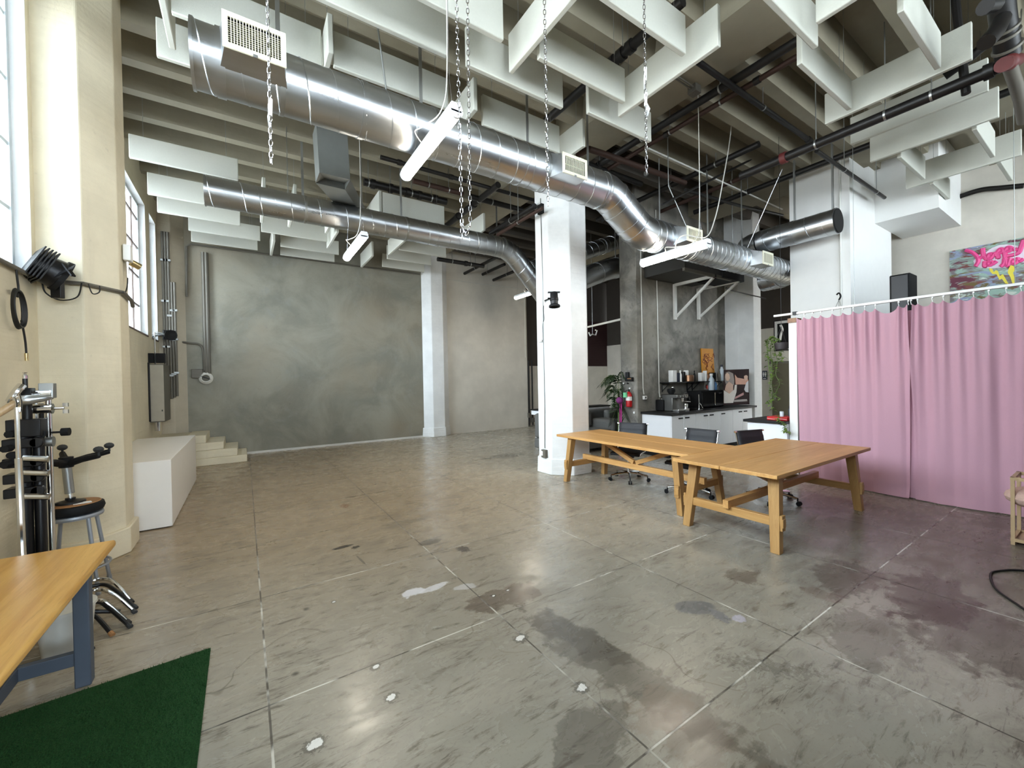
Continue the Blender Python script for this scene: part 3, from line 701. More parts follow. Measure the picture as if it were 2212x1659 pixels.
def xrun(pa, pb, Y):
    a = at(*pa, y=Y); b = at(*pb, y=Y); zz = (a.z+b.z)/2; s = min(1, (5.25-EYE.z)/(zz-EYE.z)); Y *= s; a.x *= s; b.x *= s; zz = EYE.z+(zz-EYE.z)*s
    return [(a.x, Y, zz), (b.x, Y, zz)]
SP = 'sprinkler_pipe'
pipe(SP, yrun((2170, 138), (1600, 382), 6.3), .058, M['steel_dark'], 'thick black sprinkler main passing below the white baffles over the pink curtain', coup=(.04, .77), drops=(.2, .35, .62), parts=(.77,))
pipe(SP, yrun((2212, 180), (1500, 462), 8.45), .05, M['steel_dark'], 'second black sprinkler pipe beyond the thick main, crossing before the white enclosure', drops=(.3, .75))
p = xrun((1508, 134), (1752, 306), 2.72); pipe(SP, p, .034, M['steel_dark'], 'black branch pipe running crosswise to meet the thick sprinkler main from the concrete beam', drops=(.5,), coup=(.97,))
p = xrun((1764, 321), (1911, 431), 2.45); pipe(SP, p, .028, M['steel_dark'], 'thin black branch pipe slanting past the enclosure corner toward the soffit box', drops=(.35, .85))
pipe(SP, yrun((1724, 72), (1250, 392), 5.22), .05, M['steel_dark'], 'upper of twin black pipes clipped along the bare concrete beam', drops=(.25, .6, .85))
pipe(SP, yrun((1727, 112), (1300, 378), 5.38), .034, M['rust_pipe'], 'lower red-brown one of twin pipes along the bare concrete beam', drops=(.3, .55), coup=(.15, .57))
pipe(SP, yrun((1475, 0), (1180, 262), 4.18), .055, M['steel_dark'], 'thick black pipe seen in the gaps between centre baffles', coup=(.3, .36, .42), drops=(.35,))
pipe(SP, xrun((822, 336), (1156, 436), 7.9), .035, M['steel_dark'], 'thin black pipe crosswise between the big and thin ducts', coup=(.1, .4), drops=(.2, .5, .8))
pipe(SP, xrun((786, 393), (964, 436), 9.4), .065, M['steel_dark'], 'thick black pipe with pale couplings above the thin duct', coup=(.1, .3, .5, .65, .85), drops=(.05, .3, .55, .8))
pipe(SP, xrun((892, 389), (1000, 420), 8.7), .045, M['rust_pipe'], 'brown pipe stub above the thick coupled pipe', drops=(.3, .7))
pipe(SP, xrun((1015, 422), (1128, 456), 7.9), .055, M['steel_dark'], 'black pipe crosswise left of the white column top', drops=(.4,))
pipe(SP, yrun((1076, 394), (960, 495), 4.0), .06, M['steel_dark'], 'thick black pipe running to the far wall past the looped chain', coup=(.4, .7), drops=(.3,))
pipe(SP, yrun((1155, 440), (1060, 508), 4.27), .05, M['steel_dark'], 'black pipe tucked beside the concrete beam left of the white column', drops=(.5,))
pipe(SP, yrun((1172, 440), (1075, 515), 4.15), .03, M['rust_pipe'], 'brown pipe tucked beside the concrete beam left of the white column', drops=(.5,))
for i, (a, b_, X, lb) in enumerate((((1075, 556), (987, 598), 5.85, 'capped black pipe end farthest left of three below the thin duct bend'), ((1090, 569), (1022, 604), 6.5, 'capped black pipe end in the middle of three below the thin duct bend'), ((1150, 568), (1050, 613), 6.9, 'capped black pipe end nearest the column of three below the thin duct bend'))):
    pipe(SP, yrun(a, b_, X), .045, M['steel_dark'], lb, drops=(.5,), coup=(.98,))
pipe(SP, xrun((945, 558), (1045, 577), 9.9), .055, M['steel_dark'], 'black pipe crosswise above the far white wall', drops=(.3, .7), coup=(.6,))
# bent pipe behind the second vent
p = [at(1246, 336, y=4.6), at(1272, 322, y=4.42), at(1300, 331, y=4.42), at(1480, 395, y=4.42)]
pipe(SP, [p[0], p[1]+(p[0]-p[1])*.15, p[1], p[2], p[3]], .045, M['rust_pipe'], 'brown pipe with a rounded elbow rising behind the second cream vent', drops=(.6,))
pipe(SP, xrun((1268, 355), (1385, 397), 6.0), .05, M['steel_dark'], 'black pipe just above the big duct bend')
pipe(SP, yrun((1640, 330), (1290, 462), 7.65), .05, M['steel_dark'], 'black pipe crossing the dim kitchen ceiling', drops=(.2, .45, .7))
pipe(SP, yrun((1700, 345), (1380, 475), 8.0), .04, M['rust_pipe'], 'brown pipe crossing the dim kitchen ceiling behind the black one', drops=(.3,))
pipe('conduit', xrun((1395, 300), (1690, 465), 4.42), .014, M['painted_conduit'], 'upper pale conduit slanting across the dim kitchen ceiling')
pipe('conduit', xrun((1430, 330), (1560, 398), 4.36), .012, M['painted_conduit'], 'lower pale conduit slanting across the dim kitchen ceiling')
pipe('conduit', [at(1640, 336, y=3.9), at(1430, 442, y=3.9)], .02, M['steel_dark'], 'slim dark conduit slanting over the kitchen')
pipe('conduit', [at(1565, 403, y=5.0), at(1690, 455, y=5.0)], .012, M['painted_conduit'], 'pale conduit just over the lower duct run')
pipe('conduit', [at(1700, 430, y=5.5), at(1668, 440, y=5.5), at(1640, 470, y=5.5), at(1633, 540, y=5.5)], .045, M['steel_dark'], 'thick black pipe bending down by the white enclosure edge')
pipe('conduit', [at(1690, 465, y=4.35), at(1600, 445, y=4.35), at(1480, 410, y=4.35)], .03, M['steel_dark'], 'black pipe high over the kitchen counter')
pipe('conduit', [at(1300, 480, y=5.0), at(1350, 395, y=5.0)], .02, M['steel_dark'], 'slim dark conduit behind the big duct bend')
for i, (x, y0, y1, Y, lb) in enumerate(((1424, 395, 482, 4.6, 'thin grey rod behind the duct bend'), (1581, 400, 535, 4.6, 'grey rod holding the lower duct before the kitchen'), (1640, 450, 545, 4.8, 'slim grey rod near the last cream vent'))):
    a = at(x, y0, y=Y); b_ = at(x+1, y1, y=Y)
    if i == 0: solo('hanging_rod', MB().tube([(a.x, a.y, 5.55), b_], .012, 6), M['galv_dull'], lb, 'rod', 'support rods above the kitchen')
    else: solo('hanging_rod', MB().tube([(a.x, a.y, 5.55), b_], .01, 6), M['galv_dull'], lb, 'rod', 'support rods above the kitchen')
a = at(1690, 365, y=3.4); b_ = at(1612, 541, y=4.05); solo('hanging_rod', MB().tube([a, b_], .008, 6), M['chain'], 'long slanting bright rod down to the last stretch of the lower duct', 'rod', 'support rods above the kitchen')
solo('power_cord', MB().tube(spline([at(1582, 200, y=3.6), at(1578, 290, y=3.5), at(1560, 400, y=3.4), at(1545, 470, y=3.3), at(1525, 512, y=3.25), at(1480, 508, y=3.4), at(1462, 520, y=3.4), at(1458, 548, y=3.4)], 8), .008, 6), M['white_cable'], 'pale cord swooping from the ceiling to the lamp by the kitchen', 'cord')
# big valve and drain pipes at the right top edge
V = thing('valve_assembly', 'black drain stack with red valve at upper right corner of the photo', 'pipe valve', at(2190, 135, y=.61))
q = [at(2160, -30, y=.62), at(2165, 30, y=.62), at(2178, 120, y=.62)]
b = MB(); b.tube(q, .085, 16); b.tube([at(2165, 40, y=.62), at(2150, 70, y=.62), at(2130, 92, y=.66)], .06, 12); b.cyl(at(2128, 14, y=.66), at(2150, 10, y=.62), .06, 12); b.build('drain_stack', M['steel_dark'], V)
b = MB()
for f in (.35, .5, .8): ring(b, q[1]+(q[2]-q[1])*f, q[2]-q[1], .086, .02, .012)
b.build('pipe_collar', M['grey_conduit'], V)
b = MB(); b.cyl(at(2168, 139, y=.62), at(2196, 131, y=.62), .06, 14); b.ball(at(2180, 135, y=.61), .07); b.build('valve_body', M['red_iron'], V)
b = MB(); b.tube([at(2180, 140, y=.62), at(2192, 175, y=.62), at(2204, 215, y=.62), at(2212, 262, y=.62)], .05, 12); b.build('riser_pipe', M['grey_conduit'], V)
b = MB(); b.tube([at(2060, -30, x=6.35), at(2070, 60, x=6.35), at(2087, 203, x=6.35)], .036, 10); b.build('drop_pipe', M['steel_dark'], V)
b = MB()
for x in (2195, 2206): b.tube([at(x, 20, y=.66), at(x-4, 110, y=.66)], .007, 5)
b.build('hanger_rod', M['galv_dull'], V)
pipe('drain_pipe', [at(2130, 95, x=6.45), at(2095, 125, x=6.45), at(2040, 165, x=6.45)], .045, M['steel_dark'], 'black drain pipe dipping away under the baffles from the valve stack')
pipe('drain_pipe_mount' if False else 'hanging_drain_pipe', spline([at(2212, 401, x=11.8), at(2160, 406, x=11.8), at(2120, 410, x=11.8), at(2080, 422, x=11.8), at(2068, 428, x=11.8)], 6), .045, M['steel_dark'], 'wavy black pipe along the wall above the graffiti painting')
bx = at(1500, 190, z=5.38); t = thing('ceiling_junction_box', 'small grey junction box with twin conduits under the bare concrete beam', 'junction box', (bx.x, bx.y, 5.28))
MB().box(bx.x-.06, bx.x+.06, bx.y-.06, bx.y+.06, 5.3, 5.4).build('box_body', M['grey_conduit'], t, bevel=.006)
for dy in (-.02, .02): MB().tube([(bx.x, bx.y+dy, 5.36), (bx.x-.5, bx.y+dy, 5.37)], .01, 6).build('conduit_stub', M['grey_conduit'], t)
# ------------------------------------------------------------------ trestle tables
def trestle(label, L, Wd, topmat, H=.74):
    t = thing('trestle_table', label, 'table', (0,0,0), 'oak trestle tables')
    for s in (-1, 1):
        MB().box(-L/2, L/2, min(s*.0025, s*Wd/2), max(s*.0025, s*Wd/2), H-.036, H).build('tabletop_half', topmat, t, bevel=.004)
    xe = L/2-.2; yl = Wd/2-.13
    for sx in (-1, 1):
        for sy in (-1, 1):
            xf, xt = sx*(L/2-.145), sx*(L/2-.235); a, c = .055, .045
            yf, yt = sy*(Wd/2-.075), sy*(Wd/2-.12)
            b = MB(); vs = [(xf+i*.036, yf+j*.04, 0) for j in (-1, 1) for i in (-1, 1)]+[(xt+i*.042, yt+j*.05, H-.036) for j in (-1, 1) for i in (-1, 1)]
            b.add(vs, [(0,1,3,2), (4,6,7,5), (0,4,5,1), (1,5,7,3), (3,7,6,2), (2,6,4,0)]); b.build('leg', M['oak_z'], t, bevel=.004)
        xr = sx*(L/2-.178)
        r = MB().box(xr-.028, xr+.028, -(Wd/2-.02), Wd/2-.02, .235, .315).build('end_rail', M['oak_y'], t, bevel=.003)
        for sy in (-1, 1):
            y = sy*(Wd/2-.038); MB().box(xr-.03, xr+.03, y-.012, y+.012, .205, .345).build('wedge', M['oak_z'], r, bevel=.002)
        MB().box(sx*(L/2-.25)-.03, sx*(L/2-.25)+.03, -Wd/2+.09, Wd/2-.09, H-.075, H-.036).build('top_cleat', M['oak_y'], t, bevel=.003)
    MB().box(-(L/2-.1), L/2-.1, -.028, .028, .305, .385).build('long_rail', M['oak_x'], t, bevel=.003)
    for sx in (-1, 1):
        MB().bar((sx*.02, 0, .405), (sx*(L/2-.42), 0, H-.05), .05, .06).build('brace', M['oak_x'], t, bevel=.003)
        MB().box(min(sx*(L/2-.1), sx*(L/2-.02)), max(sx*(L/2-.1), sx*(L/2-.02)), -.02, .02, .315, .375).build('rail_tenon', M['oak_x'], t, bevel=.002) if False else None
    return t
t1 = trestle('long oak trestle table beside the octagonal white column', 2.33, .99, M['oak_x']); t1.location = (4.675, 3.925, 0); t1.rotation_euler.z = PI/2
t2 = trestle('oak trestle table with seam along its top, in front of the pink curtain', 2.33, 1.04, M['oak_x']); t2.location = (5.045, 2.23, 0)
# ------------------------------------------------------------------ office chairs
def office_chair(label):
    t = thing('office_chair', label, 'chair', (0,0,0), 'black ribbed office chairs at the oak tables')
    prof = spline([(.25,.435), (.2,.462), (.0,.455), (-.16,.45), (-.22,.475), (-.25,.54), (-.285,.68), (-.335,.875)], 8)
    def strip(a, b_):
        P = prof[a:b_]
        def fn(u, v):
            s = v*(len(P)-1); i = min(int(s), len(P)-2); p = P[i]+(P[i+1]-P[i])*(s-i); q = (P[i+1]-P[i]).normalized()
            k = .007*abs(math.sin(PI*(a+s)/4)); return (p.x-q.y*k*1, (u-.5)*.44, p.y+q.x*k)
        return MB().grid(fn, 6, (len(P)-1)*5)
    prof = [Vector((p[0], p[1])) for p in [(v[0], v[1]) for v in [tuple(q)+(0,) for q in [(w.x, w.y) for w in [Vector((p.x, p.y, 0)) for p in prof]]]]]
    strip(0, 36).build('seat', M['mesh_black'], t, solid=.022); strip(35, len(prof)).build('backrest', M['mesh_black'], t, solid=.022)
    for s in (-1, 1):
        MB().tube([(p.x-.012, s*.226, p.y-.006) for p in prof[1:]], .009, 8).build('side_rail', M['chrome'], t)
        b = MB(); b.tube([(.13, s*.232, .45), (.08, s*.18, .41), (0, s*.05, .395)], .014, 8); b.build('seat_bracket', M['chrome'], t)
    for s in (-1, 1): MB().cyl((-.335, s*.222, .862), (-.335, s*.252, .862), .015, 10).build('rail_knob', M['chrome'], t)
    MB().cyl((0,0,.09), (0,0,.4), .026, 14).build('gas_lift', M['chrome'], t)
    MB().cyl((0,0,.36), (0,0,.405), .09, 14).build('tilt_mechanism', M['black_metal'], t)
    for k in range(5):
        w = 2*PI*k/5+.3; c, s = math.cos(w), math.sin(w)
        arm = MB().tube([(.02*c, .02*s, .115), (.16*c, .16*s, .105), (.29*c, .29*s, .085)], [.024, .019, .014], 8).build('base_arm', M['chrome'], t)
        b = MB(); b.cyl((.29*c, .29*s, .05), (.29*c, .29*s, .095), .008, 8); x, y = .305*c, .305*s
        for d in (-1, 1): b.cyl((x-s*d*.006, y+c*d*.006, .027), (x-s*d*.026, y+c*d*.026, .027), .027, 14)
        b.build('caster', M['black_plastic'], arm)
    return t
ch = office_chair('black ribbed office chair pulled up behind the long oak table, nearest the white column')
spots = [(5.09, 4.41, 3.62, None), (5.1, 3.35, 3.2, 'black ribbed office chair behind the corner where the two oak tables meet'), (5.69, 2.57, 4.44, 'black ribbed office chair in front of the white bar counter')]
for i, (x, y, a, lb) in enumerate(spots):
    o = ch if i == 0 else copy_tree(ch); o.location = (x, y, 0); o.rotation_euler.z = a
    if lb: o['label'] = lb
# ------------------------------------------------------------------ pink curtains on a ceiling-high rail
ROD = 2.555
def curtain(hpx, y1, label, seed, close):
    """hooks at the photo's hook places; folds hang from each hook; close: the edge where the two cloths meet"""
    rnd = random.Random(seed)
    hk = sorted([at(u, 650, x=7.05).y for u in hpx]+([y1] if y1 is not None else []), reverse=True)
    y0, ye = hk[0]+.005, hk[-1]-.005; t = thing('pink_curtain', label, 'curtain', (7.06, (y0+ye)/2, 0), 'pink curtains on the white rail')
    ph = [rnd.uniform(0, 6) for _ in range(8)]; amp = [rnd.uniform(.75, 1.3) for _ in hk]
    def fn(u, v):
        y = y0+(ye-y0)*u; k = 0
        while k < len(hk)-2 and hk[k+1] > y: k += 1
        f = min(1, max(0, (hk[k]-y)/max(hk[k]-hk[k+1], 1e-4))); span = abs(hk[k]-hk[k+1])
        sag = (4*f*(1-f))**.8*min(.10, span*.36)
        z = (2.488-sag)*(1-v)+.012*v
        top = math.exp(-v*2.2); d = min(f, 1-f)*span
        ridge = math.exp(-(d/(.022+.05*v))**2)*amp[k if f < .5 else k+1]
        x = 7.07+.05*v-.036*ridge*(.12+.88*top)+.03*sag*10*top*.5
        wob = .5+.5*math.sin(v*2.1+ph[4])
        x += (.020*math.sin(y*8.5+ph[0]+.5*v)+.012*math.sin(y*19+ph[1]-v*.9)+.010*math.sin(y*31+ph[2]+1.5*v)*wob)*(.5+.5*min(1, v*2.2))*(.95-.5*v)
        x += .006*math.sin(y*60+ph[3]+v*3)*math.exp(-((v-.12)/.16)**2)
        x -= max(0, v-.95)*(.4+.6*math.sin(y*5+ph[5]))*.9
        y2 = y
        e = abs(y-close)
        if e < .45:
            g = math.exp(-(e/.16)**2); sg = 1 if y > close else -1
            pinch = math.exp(-((v-.29)/.16)**2)
            x -= .045*g*math.sin(min(1, v/.58)*PI)*(1 if sg > 0 else .75)
            y2 += sg*math.exp(-(e/.05)**2)*(.016*max(0, .29-v)/.29+.022*max(0, v-.29)/.71)+sg*(.0*.006*math.exp(-(e/.06)**2)*max(0, math.sin((v-.33)/.67*PI) if v > .33 else 0)-.010*pinch*math.exp(-(e/.05)**2))

        return (x, y2, z)
    MB().grid(fn, 190, 56).build('cloth', M['pink'], t, smooth=180)
    if hpx[0] < 1800: MB().grid(lambda u, v: (7.135+.012*math.sin(u*PI), close+.07-.14*u, 2.42*(1-v)+.012*v), 6, 20).build('turned_edge', M['pink'], t, smooth=180)
    for y in hk:
        h = MB(); h.tube([(7.055, y, ROD-.012), (7.05, y+.004, ROD-.035), (7.046, y, ROD-.055), (7.04, y-.004, 2.478)], .004, 5); h.box(7.045, 7.065, y-.008, y+.008, ROD-.03, ROD-.012); h.build('hook', M['white_p'], t)
    return t
curtain([1721,1737,1755,1773,1798,1820,1843,1868,1891,1941,1962], None, 'pink curtain hanging in front of the white enclosure, next to the bar counter', 3, at(1965, 820, x=7.05).y)
curtain([1968,1982,2014,2038,2072,2103,2136,2174,2206], -.35, 'pink curtain below the graffiti painting, running to the small fluffy stool', 8, at(1965, 820, x=7.05).y)
b = MB(); b.box(7.03, 7.075, -.45, 3.12, ROD-.012, ROD+.02)
rl = thing('curtain_rail', 'long white curtain rail above the pink curtains', 'curtain rail', (7.05, 1.4, ROD)); b.build('track', M['white_p'], rl, bevel=.004)
MB().box(7.02, 7.085, 2.80, 2.85, ROD-.02, ROD+.03).build('rail_clamp', M['black_metal'], rl)
b = MB()
for y in (2.1, .7): b.tube([(7.05, y, ROD+.02), (7.05, y, 5.5)], .003, 5)
b.build('suspension_wire', M['galv_dull'], rl)
# ------------------------------------------------------------------ behind the curtain
t = thing('black_cabinet', 'tall black cabinet rising behind the gap between the pink curtains', 'cabinet', (8.1, 1.85, 0))
p0, p1 = at(1921, 596, x=8.0), at(1966, 590, x=8.0)
MB().box(8.0, 8.35, p1.y, p0.y, 0, p0.z).build('cabinet_body', M['black_plastic'], t, bevel=.012)
MB().box(7.985, 8.0, p1.y+.02, p0.y-.02, 1.2, p0.z-.02).build('front_panel', M['black_metal'], t, bevel=.004)
def art(px0, px1, pyt, zb, x, nm): return None
# graffiti painting on the far right wall
G = thing('graffiti_picture', 'big colourful graffiti painting with pink Happy lettering, high on the wall behind the curtain', 'painting', (11.83, 1.4, 2.6))
a = at(2052, 545, x=11.83); b_ = at(2212, 512, x=11.83); yl, yr, zt = a.y, -.35, (a.z+b_.z)/2; zb = 2.55
def graf():
    t = NT('graffiti_paint'); n1 = t.noise(2.2, 5, .6, t.coord((1,1.2,3), rot=(.5,0,0)), .8); n2 = t.noise(2.4, 4, .6, t.coord((1,1.3,3.4), (5,2,1), (.4,0,0)), .8); n3 = t.noise(2.0, 4, .6, t.coord((1,1.3,3), (9,1,7), (.6,0,0)), .9); n4 = t.noise(2.6, 4, .6, t.coord((1,1.2,3.6), (2,8,4), (.3,0,0)), .7)
    c = t.mix(t.rng(n1, .42, .58), srgb(150,178,164), srgb(118,110,112)); c = t.mix(t.rng(n2, .54, .62), c, srgb(118,62,58)); c = t.mix(t.rng(n3, .56, .64), c, srgb(140,152,180)); c = t.mix(t.rng(n4, .57, .65), c, srgb(104,90,40)); c = t.mix(t.rng(n3, .42, .36), c, srgb(96,36,56)); c = t.mix(t.rng(n2, .4, .34), c, srgb(198,208,196))
    return t.fin(c, .6)
MB().box(11.79, 11.83, yr, yl, zb, zt).build('canvas', graf(), G)
pk = plain('graffiti_pink', srgb(224,76,140), .5, var=.25, scale=6); pw = plain('graffiti_white', srgb(224,214,226), .6); ye = plain('graffiti_yellow', srgb(224,208,60), .5, var=.15); dkp = plain('graffiti_dark_pink', srgb(176,36,96), .5)
def flat(name, px, mat, dx, thick=None):
    pts = [at(u, v, x=11.79-dx) for u, v in px]
    b = MB(); b.prism([(p.y, p.z) for p in pts], 11.79-dx, 11.79-dx+.002, ((0,1,0), (0,0,1), (1,0,0))); return b.build(name, mat, G, smooth=0)
U = lambda L: [(2040+u/11.85, 500+v/11.85) for u, v in L]
flat('white_cloud', U([(790,900),(740,760),(880,600),(1080,520),(1200,430),(1400,350),(1600,330),(1850,360),(2036,400),(2300,560),(2300,780),(1900,800),(1560,930),(1150,945),(900,930)]), pw, .003)
def strokes(lines, r, mat, dx, name):
    b = MB()
    for L in lines:
        P = spline([at(u, v, x=11.79-dx) for u, v in U(L)], 6); b.tube(P, r, 6)
    o = b.build(name, mat, G)
    return o
HP = [[(540,480),(700,530),(830,640),(870,760),(800,890)], [(880,690),(1000,640),(1060,700)], [(980,430),(985,520),(1010,620),(1090,720)],
      [(1230,570),(1140,590),(1100,680),(1180,690),(1260,600),(1290,560),(1320,640)],
      [(1350,520),(1360,600),(1380,690)], [(1350,540),(1430,450),(1500,470),(1480,530),(1380,550)],
      [(1530,480),(1550,580),(1560,680)], [(1540,500),(1620,410),(1700,420),(1680,490),(1570,520)],
      [(1740,420),(1800,470),(1880,440)], [(2030,220),(1960,400),(1900,540),(1760,600),(1600,630)],
      [(1040,760),(1030,880),(1080,890)], [(1000,800),(1090,790)], [(1180,770),(1120,800),(1130,860),(1200,850),(1230,790),(1180,770)], [(1230,840),(1340,760)],
      [(1440,900),(1520,820),(1550,690),(1610,880),(1690,680)], [(1860,700),(1750,750),(1760,820),(1850,790),(1880,690),(1920,760),(2030,700)]]
strokes(HP, .034, pk, .008, 'pink_lettering'); strokes([[(x+14, y+18) for x, y in L] for L in HP], .018, dkp, .012, 'lettering_outline')
flat('yellow_drip', U([(1140,930),(1230,960),(1260,1040),(1320,990),(1370,1010),(1420,1140),(1500,1090),(1640,1340),(1560,1330),(1470,1210),(1410,1240),(1330,1090),(1230,1090),(1170,1020)]), ye, .004)
flat('yellow_drip', U([(1700,860),(1780,890),(1800,980),(1760,1060),(1790,1160),(1800,1320),(1740,1330),(1690,1170),(1620,1060),(1640,960)]), ye, .004)
# ------------------------------------------------------------------ bar counter
bt = thing('bar_counter', 'white bar counter with dark top between the kitchen cabinets and the white partition', 'counter', (7.4, 3.25, 0))
MB().box(7.05, 7.75, 2.955, 3.55, 0, .855).build('bar_body', M['white_lam'], bt); MB().box(7.0, 7.85, 2.95, 3.6, .855, .895).build('bar_top', M['black_top'], bt, bevel=.003)
tr = at(1663, 903, z=.9); q = at(1700, 903, z=.9)
tray = MB().box(7.12, 7.42, 2.98, 3.28, .897, .955); t = thing('red_tray', 'red box with a white line on the bar counter, under the trailing plant', 'box', (7.27, 3.13, .896)); tray.build('tray_body', M['red'], t, bevel=.006)
MB().tube(spline([(7.119, 3.28, .925), (7.117, 3.18, .915), (7.117, 3.08, .925), (7.119, 2.98, .915)], 6), .003, 5).build('white_line', M['white_p'], t)
b = MB().lathe([(.02,0),(.02,.11),(.008,.13),(.008,.17)], (7.3, 3.02, .957), n=10); solo('bottle', b, M['navy_p'], 'slim dark blue bottle standing on the red box on the bar', 'bottle')
b = MB().lathe([(.028,0),(.03,.07),(.026,.08)], (7.22, 3.1, .957), n=12); solo('glass_jar', b, M['clear_p'], 'small clear jar on the red box on the bar', 'jar')
# ------------------------------------------------------------------ kitchen run
YK = 5.02
sm = [1447, 1476.5, 1503.5, 1530.5, 1556, 1583, 1604, 1625]
sx = [at(p, 900, y=YK).x for p in sm]; sx[0] = 7.07
units = [((0,1,2), (1470, 1484), 'white base cabinet at the left end of the kitchen run, under the coffee machine'), ((2,3,4), (1524, 1537), 'white two door base cabinet second along the kitchen run, below the sink and oven'), ((4,5), (1562,), 'white single door base cabinet in the middle of the kitchen run'), ((5,6,7), (1599, 1610), 'white two door base cabinet at the right end of the kitchen run, under the poster')]
for idx, hs, lb in units:
    x0, x1 = sx[idx[0]], sx[idx[-1]]; t = thing('kitchen_cabinet', lb, 'cabinet', ((x0+x1)/2, 5.4, 0), 'white kitchen base cabinets')
    MB().box(x0+.001, x1-.001, YK+.02, 5.74, .1, .855).build('cabinet_body', M['white_lam'], t); MB().box(x0+.002, x1-.002, YK+.07, 5.7, 0, .1).build('plinth', M['black_plastic'], t)
    for k in range(len(idx)-1):
        d = MB().box(sx[idx[k]]+.004, sx[idx[k+1]]-.004, YK, YK+.019, .11, .85).build('door', M['white_lam'], t, bevel=.002)
        h = at(hs[k], 900, y=YK).x; MB().box(h-.07, h+.07, YK-.014, YK+.001, .775, .8).build('handle', M['black_plastic'], d, bevel=.004)
t = thing('kitchen_worktop', 'long black worktop over the white kitchen cabinets', 'worktop', (8.7, 5.4, .86)); MB().box(7.03, 10.36, 4.99, 5.745, .857, .9).build('worktop_slab', M['black_top'], t, bevel=.003)
ZW = .901
def onto(px, y): return at(px, 880, y=y).x
# espresso machine
x = onto(1456, 5.4); t = thing('espresso_machine', 'black espresso machine with a bean hopper on the worktop', 'coffee machine', (x, 5.4, ZW))
w = .19
b = MB(); b.box(x-w, x+w, 5.3, 5.56, ZW, ZW+.3); b.build('machine_body', M['dark_steel'], t, bevel=.015)
b = MB(); b.box(x-w, x+w, 5.18, 5.58, ZW+.27, ZW+.36); b.build('machine_head', M['dark_steel'], t, bevel=.015)
MB().box(x-w, x+w, 5.16, 5.3, ZW, ZW+.05).build('drip_tray', M['chrome'], t, bevel=.006)
MB().lathe([(.05,0), (.085,.06), (.085,.11), (.06,.12)], (x-.06, 5.42, ZW+.36), n=16).build('bean_hopper', M['black_plastic'], t)
MB().ball((x-.04, 5.4, ZW+.5), .028).build('hopper_knob', M['chrome'], t)
b = MB(); b.cyl((x+.06, 5.24, ZW+.2), (x+.06, 5.24, ZW+.27), .03, 12); b.tube([(x+.06, 5.24, ZW+.21), (x+.1, 5.08, ZW+.2)], .012, 8); b.build('portafilter', M['chrome'], t)
b = MB()
for k in range(3): b.cyl((x-.1+k*.08, 5.175, ZW+.315), (x-.1+k*.08, 5.165, ZW+.315), .02, 12)
b.build('gauge', M['chrome'], t); b = MB().lathe([(.035,0),(.045,.07),(.04,.1)], (x+.15, 5.22, ZW+.05), n=14); solo('milk_jug', b, M['chrome'], 'little steel milk jug on the drip tray of the espresso machine', 'jug')
x = onto(1434, 5.55); b = MB().box(x-.09, x+.06, 5.5, 5.7, ZW, ZW+.24); solo('coffee_grinder', b, M['black_plastic'], 'dark box appliance behind the espresso machine by the wall socket', 'appliance', bevel=.02)
# tap, sink
x = onto(1480, 5.5); t = thing('kitchen_tap', 'tall arched chrome tap between the espresso machine and the oven', 'tap', (x+.1, 5.55, ZW))
P = [(x, 5.58, ZW), (x, 5.58, ZW+.26), (x+.04, 5.57, ZW+.34), (x+.14, 5.56, ZW+.36), (x+.22, 5.55, ZW+.3), (x+.25, 5.55, ZW+.2)]
MB().tube(spline(P, 6), .012, 8).build('spout', M['chrome'], t); MB().cyl((x, 5.58, ZW), (x, 5.58, ZW+.03), .028, 14).build('tap_base', M['chrome'], t); MB().tube([(x+.02, 5.58, ZW+.06), (x+.1, 5.56, ZW+.11)], .006, 6).build('lever', M['chrome'], t)
x = onto(1492, 5.2); b = MB().box(x-.17, x+.17, 5.1, 5.42, ZW, ZW+.006); solo('sink_rim', b, M['chrome'], 'steel sink rim let into the black worktop before the tap', 'sink')
x = onto(1510, 5.25); t = thing('paper_towel_holder', 'chrome upright paper holder with an angled arm before the oven', 'holder', (x, 5.25, ZW)); MB().tube([(x, 5.25, ZW), (x-.005, 5.25, ZW+.33)], .009, 8).build('post', M['chrome'], t); b = MB().lathe([(.08,0),(.08,.012),(.02,.02)], (x, 5.25, ZW), n=18); b.tube([(x+.02, 5.25, ZW+.15), (x+.1, 5.22, ZW+.02)], .004, 6); b.build('foot', M['chrome'], t)
# oven
x0, x1 = onto(1511, 5.4), onto(1559, 5.4); t = thing('toaster_oven', 'black countertop oven below the shelf', 'oven', ((x0+x1)/2, 5.5, ZW)); zt = at(1530, 844, y=5.35).z
MB().box(x0, x1, 5.36, 5.72, ZW+.015, zt).build('oven_body', M['black_plastic'], t, bevel=.012); MB().box(x0+.02, x0+(x1-x0)*.56, 5.345, 5.36, ZW+.04, zt-.04).build('oven_door', M['black_top'], t, bevel=.004)
MB().box(x0+(x1-x0)*.6, x1-.02, 5.35, 5.36, ZW+.04, zt-.03).build('control_panel', M['black_metal'], t); MB().tube([(x0+(x1-x0)*.57, 5.33, ZW+.06), (x0+(x1-x0)*.57, 5.33, zt-.05)], .009, 8).build('door_handle', M['chrome'], t)
b = MB()
for k in range(3): b.cyl((x0+(x1-x0)*(.68+.11*k), 5.35, zt-.07), (x0+(x1-x0)*(.68+.11*k), 5.335, zt-.07), .018, 12)
b.build('dial', M['chrome'], t)
for xx in (x0+.04, x1-.04): MB().box(xx-.02, xx+.02, 5.4, 5.7, ZW, ZW+.016).build('foot', M['rubber'], t)
